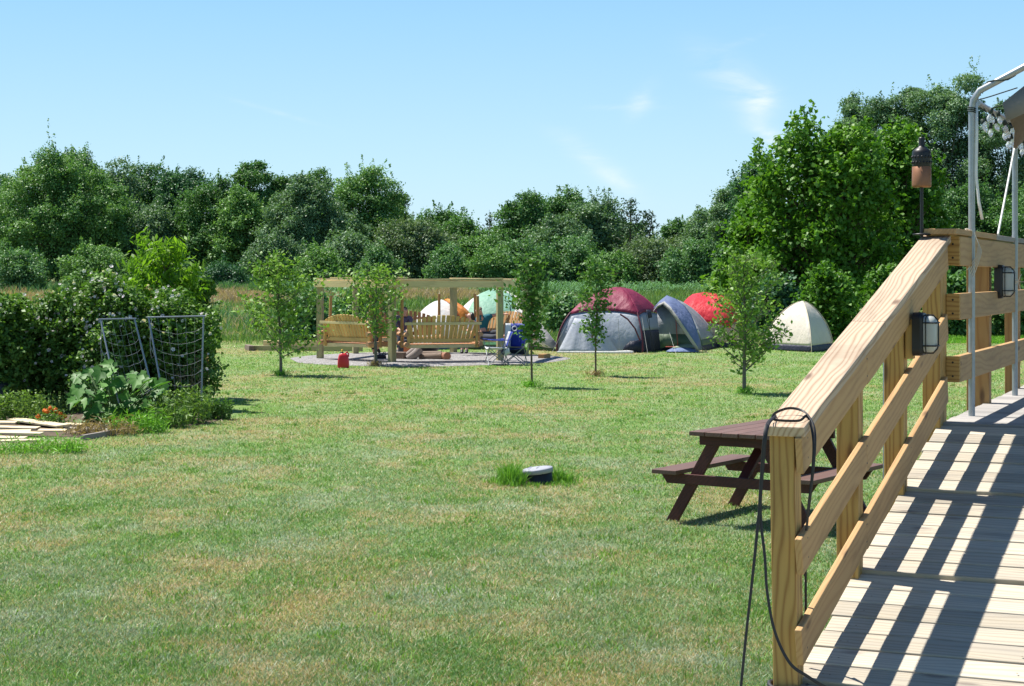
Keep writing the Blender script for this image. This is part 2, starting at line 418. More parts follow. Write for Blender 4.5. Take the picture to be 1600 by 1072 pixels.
NETM = plain('net_cord', (.36, .38, .40), .7)
TWINE = plain('pale_twine', (.62, .58, .48), .8)
# ------------------------------------------------------------------ the ground
def ground_sheet():
    xs = np.concatenate([[-900, -500, -300, -200, -140], np.arange(-110, 111, 2.0), [140, 200, 300, 500, 900]])
    ys = np.concatenate([[-300, -100, -40, -10], np.arange(0, 170, 2.0), [180, 200, 240, 300, 420, 600, 900, 1400]])
    X, Y = np.meshgrid(xs, ys)
    Z = gz(X, Y) + np.where((Y > 58) & (Y < 200), .05 * np.sin(X * .35 + 1.3) * np.sin(Y * .21), 0)
    V = np.stack([X, Y, Z], -1).reshape(-1, 3); nx = len(xs); F = []
    for i in range(len(ys) - 1):
        a = np.arange(nx - 1) + i * nx
        F.append(np.stack([a, a + 1, a + 1 + nx, a + nx], 1))
    o = link('ground', npmesh('ground', V, np.concatenate(F), smooth=True), ground_material())
    tag(o, 'sunlit mown lawn running out to a rough meadow', kind='structure')
ground_sheet()

# gravel pad round the fire pit
PADC = Vector((-2.15, 43.2, 0))
def pad():
    m, t, b = mat('gravel'); pos = wpos(t)
    v = t.nodes.new('ShaderNodeTexVoronoi'); v.inputs['Scale'].default_value = 26; t.links.new(pos, v.inputs['Vector'])
    v2 = t.nodes.new('ShaderNodeTexVoronoi'); v2.inputs['Scale'].default_value = 9; t.links.new(pos, v2.inputs['Vector'])
    c = ramp(t, M_('ADD', M_('MULTIPLY', v.outputs['Distance'], 1.0, t), M_('MULTIPLY', v2.outputs['Distance'], .5, t), t), [(.1, (.55, .53, .51)), (.5, (.40, .385, .375)), (.9, (.20, .19, .185))])
    t.links.new(c, b.inputs['Base Color']); b.inputs['Roughness'].default_value = .95
    bump(t, b, v.outputs['Distance'], .8, -.03)
    mb = MB(); n = 60; rows = []
    for q in (0, .55, .9, 1.0):
        row = []
        for k in range(n + 1):
            a = 2 * math.pi * (k % n) / n
            rr = 3.42 * q * (1 + .035 * math.sin(3 * a + 1) + .02 * math.sin(7 * a))
            row.append(PADC + Vector((math.cos(a) * rr * 1.02, math.sin(a) * rr, .045 if q < .95 else .004)))
        rows.append(row)
    mb.grid(rows); tag(mb.build('gravel_pad', m, wc=False), kind='structure')
pad()

# ------------------------------------------------------------------ wooden ramp, deck and their railings
TH = R(23.7); UX = Vector((math.sin(TH), math.cos(TH), 0)); VX = Vector((math.cos(TH), -math.sin(TH), 0)); O0 = Vector((.98, 6.13, 0))
UP = Vector((0, 0, 1))
SL = .24; Z0 = .65; DECKZ = Z0 + SL * 2.87
def D(u, v, z): return O0 + UX * u + VX * v + UP * z
def rz_(u): return Z0 + SL * u if u < 2.87 else DECKZ
def make_ramp():
    root = empty('wooden_ramp', D(.0, .75, 0), 'pale weathered plank ramp striped with railing shadows', 'ramp')
    mb = MB(); ul = [(-2.75, -.93), (-.93, .02), (.02, 1.0), (1.0, 1.94), (1.94, 2.885)]
    for (a, b) in ul:
        n = 7 if b - a < 1.5 else 13; st = (b - a) / n
        for i in range(n):
            u = a + st * (i + .5)
            lip = .012 * (1 - (i + .5) / n) if a > 0 or a == 0 else 0
            z = rz_(a) + SL * (u - a) + lip - .019 if a > -.5 else rz_(u) - .019
            z += random.uniform(-.0015, .0015)
            e = random.uniform(-.008, .008)
            dz = (SL - (.012 / (b - a) if a >= 0 else 0))
            nrm = (UP - UX * dz).normalized()
            mb.board(D(u, .018 + e, z), D(u, 1.50 + e, z + random.uniform(-.004, .004)), st - random.uniform(.004, .008), .038, up=nrm)
    dk = mb.build('decking', W_DECK, root, bevel=.004)
    mb = MB()
    for v in (.11, .76, 1.42):
        mb = MB(); mb.board(D(-2.75, v, rz_(-2.75) - .12), D(2.86, v, rz_(2.86) - .14), .038, .19); mb.build('joist', W_NEW, root)
    sc = MB()
    for (a, b) in ul[1:]:
        for i in range(7):
            u = a + (b - a) / 7 * (i + .5)
            for v in (.11, .135, .76):
                for du in (-.03, .035):
                    z = rz_(u) + (.012 * (1 - (i + .5) / 7) if a >= 0 else 0) + .0008
                    sc.lathe(D(u + du + random.uniform(-.006, .006), v, z), [(0.0042, 0), (0, .0006)], 6)
    sc.build('deck_screw', plain('rusty_screw', (.09, .05, .03), .7), dk)
    deck = empty('wooden_deck', D(4, .75, 0), 'level grey plank deck at the top of the ramp', 'deck')
    mb = MB(); u = 2.90
    while u < 9:
        w = .14
        mb.board(D(u + w / 2, .03 + random.uniform(-.006, .006), DECKZ - .019 + .012), D(u + w / 2, 3.4, DECKZ - .019 + .012), w - .006, .038)
        u += w
    mb.build('decking', W_DGREY, deck, bevel=.003)
    mb = MB()
    mb.board(D(2.87 + .03, .06, DECKZ - .13), D(2.9, 3.4, DECKZ - .13), .038, .19)
    mb.board(D(2.93, .07, DECKZ - .13), D(9, .07, DECKZ - .13), .038, .19)
    mb.build('joist', W_NEW, deck)
    for u_ in (3.4, 5.8, 8.4):
        for v_ in (.6, 3.2):
            mb = MB(); mb.board(D(u_, v_, -.3), D(u_, v_, DECKZ - .03), .089, .089, up=VX); mb.build('support_post', W_NEW, deck)
make_ramp()

def railing():
    rl = empty('ramp_railing', D(0, 0, 0), 'new golden pine railing sloping up beside the ramp, with black strap on its end', 'railing')
    posts = [0, .98, 1.92, 2.87]
    for i, u in enumerate(posts):
        mb = MB(); top = rz_(u) + .902 + (.0 if i else -.006)
        lean = Vector((-.012, 0, 0)) if i == 0 else Vector((0, 0, 0))
        base = D(u, 0, -.25) - lean * 1.2
        mb.board(base, D(u, 0, top) + lean, .089, .089, up=UX)
        mb.build('post', W_NEW, rl, bevel=.003)
    nv = .045 + .013
    for nm, h in (('top_rail', .835), ('middle_rail', .482), ('lower_rail', .165)):
        # two lengths, butted at a post, each bending a little
        for (a, b, j) in ((-.075, .98, 0), (.982, 2.90, 1)):
            mb = MB(); mb.board(D(a, nv, rz_(0) + SL * a + h + .0), D(b, nv, rz_(0) + SL * b + h + (.012 if j else .006)), .025, .134)
            ro = mb.build(nm, W_RAIL, rl, bevel=.004); sc = MB()
            for u in posts:
                if a - .1 < u <= b:
                    for dz in (-.035, .035): sc.lathe(D(u + random.uniform(-.012, .012), nv + .0126, rz_(0) + SL * u + h + dz + .006), [(.0045, 0), (0, .0012)], 6, axis=VX)
            sc.build('rail_screw', BLK, ro)
    mb = MB(); nrm = (UP - UX * SL).normalized()
    mb.board(D(-.085, .008, Z0 + SL * -.085 + .922), D(1.30, .008, Z0 + SL * 1.30 + .925), .145, .038, up=nrm)
    mb.build('rail_cap', W_CAP, rl, bevel=.005)
    mb = MB(); mb.board(D(1.303, .008, Z0 + SL * 1.303 + .925), D(2.93, .008, Z0 + SL * 2.93 + .932), .145, .038, up=nrm)
    mb.build('rail_cap', W_CAP, rl, bevel=.005)
    mb = MB(); mb.board(D(1.92, .065, 1.72), D(1.92, .065, 1.90), .055, .036, up=VX); mb.build('mounting_block', W_NEW, rl, bevel=.003)
    dr = empty('deck_railing', D(4, 0, 0), 'level wooden railing along the edge of the grey deck', 'railing')
    dp = [2.965, 4.38, 5.82, 7.26, 8.7]
    for u in dp:
        mb = MB(); mb.board(D(u, .0, DECKZ - .25), D(u, .0, DECKZ + .945), .089, .13 if u == 4.38 else .089, up=VX)
        mb.build('post', W_NEW if u < 3 else W_ORNG2, dr, bevel=.003)
    for nm, h in (('top_rail', .885), ('middle_rail', .600), ('lower_rail', .280)):
        hh = .15 if nm == 'top_rail' else .135
        mb = MB(); mb.board(D(3.02, .095, DECKZ + h), D(5.2, .095, DECKZ + h - (.006 if nm == 'top_rail' else 0)), .038, hh); mb.build(nm, W_RAIL, dr, bevel=.004)
        mb = MB(); mb.board(D(5.203, .095, DECKZ + h), D(8.8, .095, DECKZ + h), .038, hh); mb.build(nm, W_RAIL, dr, bevel=.004)
        mb = MB(); mb.board(D(3.0, .046, DECKZ + h), D(3.0, .114, DECKZ + h), hh - .003, .035, up=UX); b_ = mb.build('filler_block', W_NEW, dr, bevel=.003)
        mb = MB()
        for dz in (-.035, .035): mb.lathe(D(2.981, .08, DECKZ + h + dz), [(.006, 0), (0, .0012)], 6, axis=-UX)
        mb.build('rail_screw', BLK, b_)
    mb = MB(); mb.board(D(2.86, .035, DECKZ + .982), D(4.28, .035, DECKZ + .982), .16, .03); mb.build('rail_cap', W_RAIL, dr, bevel=.004)
    mb = MB(); mb.board(D(4.284, .035, DECKZ + .980), D(8.8, .035, DECKZ + .978), .16, .03); mb.build('rail_cap', W_DGREY, dr, bevel=.004)
    mb = MB(); mb.board(D(4.38, .118, DECKZ + .60), D(4.38, .118, DECKZ + .90), .06, .05, up=VX)
W_ORNG2 = wood('amber_post', (.50, .28, .10), (.34, .15, .05), ring=96, crack=.4)
railing()

def lamp(u, z, label, v0=.085):
    root = empty('bulkhead_lamp', D(u, v0, z), label, 'lamp', 'oval caged lamps on the railings')
    def oval(w, h, r, n=6):
        pts = []
        for cx, cz, a0 in ((w / 2 - r, h / 2 - r, 0), (-w / 2 + r, h / 2 - r, 90), (-w / 2 + r, -h / 2 + r, 180), (w / 2 - r, -h / 2 + r, 270)):
            for k in range(n + 1):
                a = R(a0 + 90 * k / n); pts.append((cx + r * math.cos(a), cz + r * math.sin(a)))
        return pts
    def ring(w, h, r, v): return [D(u + a, v, z + b) for a, b in oval(w, h, r)]
    mb = MB(); H = .196; W = .12
    rows = [ring(W * s, H * s2, .03 * s, v0 + d) for s, s2, d in ((1, 1, 0), (1.0, 1.0, .035), (.94, .965, .046), (.80, .90, .048))]
    rows = [r + [r[0]] for r in rows]; mb.grid(rows, smooth=False); mb.poly(rows[0][:-1]); mb.poly(rows[-1][:-1])
    mb.build('lamp_base', BLK, root)
    mb = MB(); rows = []
    for s, d in ((1, .047), (1, .075), (.95, .089), (.8, .098), (.5, .103), (.05, .104)):
        r = ring(W * .76 * s, H * .84 * s, .036 * s, v0 + d); rows.append(r + [r[0]])
    mb.grid(rows); gl = mb.build('lamp_glass', GLASSW, root)
    cg = MB()
    def cage(a_of, wire=.0035):
        pass
    hh = H * .88 / 2; ww = W * .84 / 2
    prof = [(0, .046), (0, .085), (.02, .103), (.035, .108)]
    a = [D(u, v0 + d, z + hh - dz) for dz, d in prof]; b = [D(u, v0 + d, z - hh + dz) for dz, d in prof][::-1]
    cg.tube(a + b, .0035, 6)
    for off in (-.052, .052):
        pts = [D(u - ww, v0 + .046, z + off), D(u - ww, v0 + .09, z + off), D(u - ww * .7, v0 + .108, z + off), D(u + ww * .7, v0 + .108, z + off), D(u + ww, v0 + .09, z + off), D(u + ww, v0 + .046, z + off)]
        cg.tube(pts, .0032, 6)
    r = [D(u + a_, v0 + .060, z + b_) for a_, b_ in oval(W * .86, H * .90, .035)]
    cg.tube(r, .0028, 6, closed=True)
    cg.build('wire_guard', BLK, root)
lamp(1.92, 1.833, 'black caged lamp on the sloping ramp railing', .084)
lamp(4.38, 2.062, 'black caged lamp on the level deck railing', .094)
mbk = MB(); mbk.board(D(4.38, .085, 2.062 - .11), D(4.38, .085, 2.062 + .11), .05, .035, up=VX)

def torch():
    b0 = D(2.86, -.055, DECKZ + .965)
    root = empty('garden_torch', b0, 'black and copper garden torch standing at the corner of the railing', 'torch')
    x, y = b0.x, b0.y
    mb = MB(); mb.tube([(x, y, b0.z - .01), (x, y, b0.z + .245)], .0085, 10); mb.lathe((x, y, b0.z), [(.0, 0), (.045, 0), (.045, .006), (.012, .010)], 20)
    mb.build('pole', BLK, root)
    mb = MB(); z = b0.z + .242
    mb.lathe((x, y, z), [(0, 0), (.040, 0), (.0475, .003), (.0485, .01), (.0475, .104), (.0445, .106)], 32); mb.build('copper_cup', COPPER, root)
    mb = MB(); mb.lathe((x, y, z + .104), [(.046, 0), (.0475, .004), (.0475, .070), (.044, .082), (.030, .094), (.017, .102), (.0145, .110), (.0155, .142), (.0135, .150), (0, .151)], 32)
    for k in range(16):
        a = 2 * math.pi * k / 16
        for j in range(2):
            c = Vector((x + .0478 * math.cos(a + j * .2), y + .0478 * math.sin(a + j * .2), z + .125 + .028 * j))
            mb.ball(c, .0055, 6, 4, (1, 1, 1.4))
    mb.build('burner_top', BLK, root)
torch()

def strap():
    """flat black webbing looped over the end of the handrail, hanging down both sides"""
    mb = MB()
    def ribbon(pts, w=.011):
        pts = [Vector(p) for p in pts]
        # smooth path
        q = []
        for i in range(len(pts) - 1):
            p0 = pts[max(i - 1, 0)]; p1 = pts[i]; p2 = pts[i + 1]; p3 = pts[min(i + 2, len(pts) - 1)]
            for k in range(8):
                t = k / 8
                q.append(.5 * ((2 * p1) + (-p0 + p2) * t + (2 * p0 - 5 * p1 + 4 * p2 - p3) * t * t + (-p0 + 3 * p1 - 3 * p2 + p3) * t ** 3))
        q.append(pts[-1]); n = len(q)
        A = []; B = []; E_ = []; F_ = []
        for i, p in enumerate(q):
            t = (q[min(i + 1, n - 1)] - q[max(i - 1, 0)]).normalized()
            ang = .9 + .5 * math.sin(i * .11)
            s = t.cross(Vector((math.cos(ang) * .8, -1, .2)).normalized()); s = s.normalized() if s.length > .1 else Vector((1, 0, 0))
            nn = s.cross(t) * .0012
            A.append(p - s * w / 2 + nn); B.append(p + s * w / 2 + nn); E_.append(p + s * w / 2 - nn); F_.append(p - s * w / 2 - nn)
        mb.grid([A, B, E_, F_, A])
    Y = 6.02
    ribbon([P(1206, 654, 6.10), P(1196, 672, 5.97), P(1190, 740, 5.97), P(1186, 800, 5.97), P(1176, 900, 5.96), P(1166, 990, 5.95), P(1154, 1110, 5.93), P(1146, 1180, 5.92)])
    ribbon([P(1213, 650, 6.15), P(1199, 668, 5.99), P(1192, 730, 5.985), P(1188, 800, 5.98), P(1195, 870, 5.97), P(1199, 927, 5.96), P(1211, 988, 5.95), P(1234, 1036, 5.94), P(1262, 1057, 5.93), P(1290, 1074, 5.92), P(1330, 1090, 5.98)])
    # across the top of the cap, and the raised loop on its right side
    ribbon([P(1206, 654, 6.10), D(-.05, -.02, Z0 + .932 + .006), D(-.045, .05, Z0 + .935 + .004), P(1262, 651, 6.10), P(1271, 690, 6.05), P(1268, 750, 6.04), P(1262, 800, 6.05), P(1259, 860, 6.15), P(1259, 930, 6.2), P(1259, 1030, 6.22)], .009)
    ribbon([P(1206, 654, 6.13), P(1212, 645, 6.16), P(1232, 638, 6.17), P(1252, 641, 6.14), P(1265, 652, 6.09), P(1273, 672, 6.04), P(1273, 710, 6.02), P(1267, 770, 6.03), P(1260, 830, 6.1), P(1258, 900, 6.2)], .009)
    root = tag(mb.build('strap', STRAP, None, False), 'black webbing strap looped over the low end of the handrail', 'strap')
    m2 = MB()
    pts = []
    for k in range(17):
        a = 2 * math.pi * k / 16; pts.append(D(-.0 + .068 * math.cos(a), .0 + .068 * math.sin(a), .655 - .02 + .004 * math.sin(3 * a)))
    for dz in (0, .012, -.012): m2.tube([p + UP * dz for p in pts[:-1]], .008, 6, closed=True)
    m2.build('strap_coil', STRAP, root, False)
strap()

# ------------------------------------------------------------------ canopy frame with string lights
def glassy(name):
    m, t, b = mat(name); b.inputs['Base Color'].default_value = (.92, .95, 1, 1); b.inputs['Roughness'].default_value = .12
    b.inputs['Transmission Weight'].default_value = .55; b.inputs['IOR'].default_value = 1.35; return m
def canopy():
    root = empty('canopy_frame', D(3.4, .11, DECKZ), 'bent galvanised tube canopy frame standing on the deck', 'canopy')
    TOP = 3.05; 
    def arch(u):
        z0 = DECKZ + .012
        mb = MB(); pts = [D(u, .11, z0), D(u, .11, z0 + .9), D(u, .11, TOP - .07), D(u, .118, TOP - .02), D(u, .15, TOP + .03)]
        for k in range(1, 10): pts.append(D(u, .15 + 1.4 * k / 9, TOP + .03 + .70 * k / 9))
        for k in range(1, 10): pts.append(D(u, 1.55 + 1.4 * k / 9, TOP + .73 - .70 * k / 9))
        pts += [D(u, 2.99, TOP - .04), D(u, 3.0, z0)]
        mb.tube(pts, .0175, 14); o = mb.build('arch_tube', STEEL, root)
        j = MB(); j.tube([D(u, .11, z0 + .93), D(u, .11, z0 + 1.0)], .0188, 14); j.tube([D(u, .11, TOP - .42), D(u, .11, TOP - .418)], .0195, 12)
        j.build('sleeve', STEEL, root)
    for u in (3.40, 5.10, 6.80): arch(u)
    mb = MB(); mb.tube([D(3.4, .14, TOP - .035), D(6.80, .14, TOP - .035)], .0165, 12); mb.tube([D(3.4, 2.97, TOP - .03), D(6.80, 2.97, TOP - .03)], .0165, 12); mb.tube([D(3.4, 1.55, TOP + .80), D(6.80, 1.55, TOP + .70)], .0165, 12)
    mb.build('eave_tube', STEEL, root)
    mb = MB(); mb.board(D(4.33, .115, DECKZ + .995), D(5.07, .130, TOP - .06), .022, .008, up=VX); mb.build('brace', WHT, root)
    mb = MB()
    q = [D(3.40, .135, TOP - .03), D(3.39, .138, TOP - .2), D(3.385, .135, TOP - .42), D(3.38, .150, TOP - .56), D(3.375, .168, TOP - .655)]
    mb.grid([[p - VX * .008 for p in q], [p + VX * .008 for p in q]]); mb.build('loose_strip', WHT, root, solid=.002)
    # twine lashings to the handrail
    tw = MB()
    for u, zc in ((3.4, DECKZ + .99), (5.10, DECKZ + .72)):
        for k in range(6):
            a = random.uniform(-.01, .01); pts = []
            for s in range(13):
                an = 2 * math.pi * s / 12
                pts.append(D(u + .024 * math.sin(an), .11 + .024 * math.cos(an) - .01, zc + a + .012 * math.sin(an + k)))
            tw.tube(pts, .0022, 5)
        for k in range(5):
            pts = [D(u - .02, .125, zc), D(u - .03, .150 + .004 * k, zc - .06 - .01 * k), D(u - .03, .14 + .005 * k, zc - .13), D(u - .02, .09 + .008 * k, zc - .20 - .01 * k)]
            if u < 4: tw.tube(pts, .0022, 5)
        if u > 4:
            for k in range(5):
                an = k * 1.25; tw.tube([D(u - .02, .13, zc), D(u - .03, .13 + .07 * math.cos(an), zc + .05 * math.sin(an))], .002, 5)
    tw.build('twine', TWINE, root)
    # bunched tarp under the roof bars
    cm = plain('grey_tarp', (.17, .15, .125), .8, trans=.15, var=.2)
    tp = MB(); rows = []
    for i in range(15):
        s = i / 14; u = 3.40 + 3.4 * s; row = []
        for k in range(22):
            q = k / 21; v = .27 + 2.35 * q
            zr = TOP + .03 + (.70 * (v - .15) / 1.4 if v < 1.55 else .70 * (2.95 - v) / 1.4)
            sag = .06 + .16 * abs(math.sin(s * 9.4)) * (1 - q * .3) + .05 * math.sin(q * 17 + s * 9)
            if k == 0: sag += .07
            row.append(D(u + .03 * math.sin(q * 11), v + .03 * math.sin(i * 1.7), zr - sag))
        rows.append(row)
    tp.grid(rows); 
    ep = MB(); r0 = rows[0]; ep.grid([r0, [p - UP * (.10 + .05 * math.sin(i * .9)) - UX * .01 + VX * .02 for i, p in enumerate(r0)]])
    tag(tp.build('tarp', cm, None, False, solid=.003), 'grey tarp bunched under the canopy tubes', 'tarp')
    ep.build('tarp_edge', plain('pale_tarp_edge', (.30, .29, .28), .8, trans=.3), bpy.data.objects['tarp'], False, solid=.003)
    # string lights
    sl = empty('string_lights', D(3.4, .12, TOP), 'dark green cord of clear bulbs looped along the canopy eave', 'string lights')
    cord = plain('green_cord', (.012, .028, .02), .6); bulbm = glassy('clear_bulb')
    w = MB(); bl = []
    def line(pts): w.tube(pts, .0036, 5)
    for k in range(3):
        z = TOP - .07 - .01 * k
        for s in range(10):
            an = 2 * math.pi * s / 9
        line([D(3.4 + .021 * math.cos(R(a)), .11 + .021 * math.sin(R(a)), z + a * .00006) for a in range(0, 361, 30)])
    # cords along the eave, crossing to the roof bar
    random.seed(3)
    for i in range(20):
        u = 3.42 + i * .165
        if i % 3 == 0: line([D(u, .13, TOP - .02), D(u + .05, .20, TOP + .005), D(u + .10, .33 + .02 * (i % 3), TOP + .05 + .02 * (i % 2))] )
        if i % 2 == 0: line([D(u, .13, TOP - .04), D(u + .10, .17, TOP - .075), D(u + .2, .13, TOP - .03)])
        for q in range(2):
            bl.append((D(u + random.uniform(-.05, .05), .14 + random.uniform(-.015, .09), TOP - .06 - random.uniform(0, .10)), random.uniform(-.4, .4)))
    arcp = []
    for k in range(40):
        s = k / 39; v = .13 + 1.3 * s; z = TOP + .03 + .7 * max(0, v - .15) / 1.4
        arcp.append(D(3.4 + .023 * math.cos(k * .9), v, z + .023 * math.sin(k * .9)))
    line(arcp)
    w.build('cord', cord, sl)
    for i, (p, tl) in enumerate(bl[:46]):
        b = MB(); ax = Vector((math.sin(tl), .2 * math.cos(i), -1)).normalized()
        b.lathe(p, [(0, .006), (.006, .007), (.007, .016), (.012, .028), (.0135, .036), (.011, .046), (.005, .055), (0, .059)], 12, axis=ax)
        o = b.build('bulb', bulbm, sl)
        s_ = MB(); s_.lathe(p - ax * .022, [(0, 0), (.011, .002), (.011, .030), (.008, .034)], 10, axis=ax); s_.build('socket', cord, o)
canopy()

def steel_pole():
    b = Vector(((1382 - 800) * 14.2 / FOC, 14.2, 0)); mb = MB(); mb.tube([b, b + UP * 1.53], .0125, 10); mb.lathe(b + UP * 1.40 + Vector((-.02, -.01, 0)), [(0, 0), (.016, 0), (.016, .03), (0, .035)], 10, axis=(-.4, -1, 0))
    tag(mb.build('steel_pole', STEEL, None, False), 'thin galvanised pole standing in the lawn behind the ramp railing', 'pole')
steel_pole()

# ------------------------------------------------------------------ picnic table
def picnic():
    c0 = Vector((1.80, 14.26, 0)); a = R(34)
    U = Vector((math.sin(a), math.cos(a), 0)); V = Vector((math.cos(a), -math.sin(a), 0)); Ln = 1.50
    def T(u, v, z): return c0 + U * u + V * v + UP * z
    root = empty('picnic_table', T(Ln / 2, 0, 0), 'dark red wooden picnic table on the lawn beside the ramp', 'picnic table')
    mb = MB()
    for i in range(5):
        v = -.385 + .153 * i + .075 - .0
        mb.board(T(-.0 + random.uniform(-.008, .008), v, .775), T(Ln, v, .775), .146, .036)
    mb.build('tabletop', W_TTOP, root, bevel=.004)
    for s in (-1, 1):
        mb = MB(); mb.board(T(-.0, s * .625, .435), T(Ln, s * .625, .435), .235, .036); mb.build('bench', W_TTOP, root, bevel=.004)
    for u in (.16, Ln - .2):
        mb = MB(); mb.board(T(u, -.36, .712), T(u, .36, .712), .038, .085); mb.build('top_cleat', W_DARK, root, bevel=.003)
        mb = MB(); h = .045
        mb.prism([T(u - .04, -.72, .415), T(u - .04, .72, .415), T(u - .04, .66, .33), T(u - .04, -.66, .33)], U * .036); mb.build('seat_support', W_DARK, root, bevel=.003)
        for s in (-1, 1):
            mb = MB(); x0 = .64 * s; x1 = .20 * s; w = .055
            mb.prism([T(u, x0 - w * 1.0, 0), T(u, x0 + w * 1.0, 0), T(u, x1 + w * 1.1, .755), T(u, x1 - w * 1.1, .755)], U * .038)
            mb.build('leg', W_DARK, root, bevel=.003)
    for s in (0, 1):
        mb = MB(); mb.board(T(.22 if s == 0 else Ln - .25, 0, .37), T(Ln / 2 + (-.1 if s == 0 else .1), 0, .69), .085, .036); mb.build('brace', W_DARK, root)
    mb = MB(); mb.board(T(Ln / 2, -.36, .73), T(Ln / 2, .36, .73), .085, .036); mb.build('centre_cleat', W_DARK, root)
picnic()

def pipe_cap():
    c = Vector(((843 - 800) * GY(757) / FOC, GY(757), 0)) + Vector((0, .1, 0)); ax = Vector((-.12, -.02, 1)).normalized()
    root = empty('standpipe', c, 'short black drain pipe with pale grey lid in a tuft of long grass', 'pipe')
    mb = MB(); mb.lathe(c, [(.14, -.1), (.14, .12), (.12, .125)], 30, axis=ax); mb.build('pipe', plain('black_plastic', (.012, .012, .014), .5), root)
    mb = MB(); mb.lathe(c, [(.140, .105), (.152, .107), (.155, .145), (.15, .154), (.10, .159), (0, .161)], 36, axis=ax)
    for k in range(3): mb.tube([c + ax * .161 + Vector((-.1 + .09 * k, -.06, 0)), c + ax * .163 + Vector((-.06 + .08 * k, .06, 0))], .004, 5)
    mb.build('lid', plain('grey_lid', (.34, .35, .40), .7, var=.2), root)
pipe_cap()
# ------------------------------------------------------------------ vegetation
def quads(cen, L_, W_, up_bias=.4, droop=0, rs=None, outward=None, align=1.0):
    """one kite-shaped leaf per centre: returns V (n*4,3), F (n,4)"""
    r = rs or rng; n = len(cen)
    d = r.normal(size=(n, 3)); d[:, 2] *= .7
    if outward is not None: d += outward * 1.1
    d[:, 2] -= droop
    d /= np.linalg.norm(d, axis=1)[:, None] + 1e-9
    nn = r.normal(size=(n, 3)) * (1 if outward is None else align); nn[:, 2] += up_bias * 2.2
    if outward is not None: nn += outward * (.7 if align > .9 else 1.5)
    s = np.cross(d, nn); s /= np.linalg.norm(s, axis=1)[:, None] + 1e-9
    nn = np.cross(s, d)
    Lr = (L_ * r.uniform(.65, 1.3, n))[:, None]; Wr = (W_ * r.uniform(.7, 1.25, n))[:, None]
    base = cen - d * Lr * .5; tip = cen + d * Lr * .5 + nn * Lr * -.10
    m = cen - d * Lr * .06
    V = np.stack([base, m + s * Wr * .5 + nn * Wr * .14, tip, m - s * Wr * .5 + nn * Wr * .14], 1).reshape(-1, 3)
    F = np.arange(n * 4).reshape(-1, 4)
    return V, F
def leafmesh(name, cen, L_, W_, clump, matl, parent, **k):
    V, F = quads(cen, L_, W_, **k); n = len(cen)
    me = npmesh(name, V, F, {'rnd': ('FACE', rng.uniform(0, 1, n)), 'clump': ('FACE', clump)})
    return link(name, me, matl, parent, True)

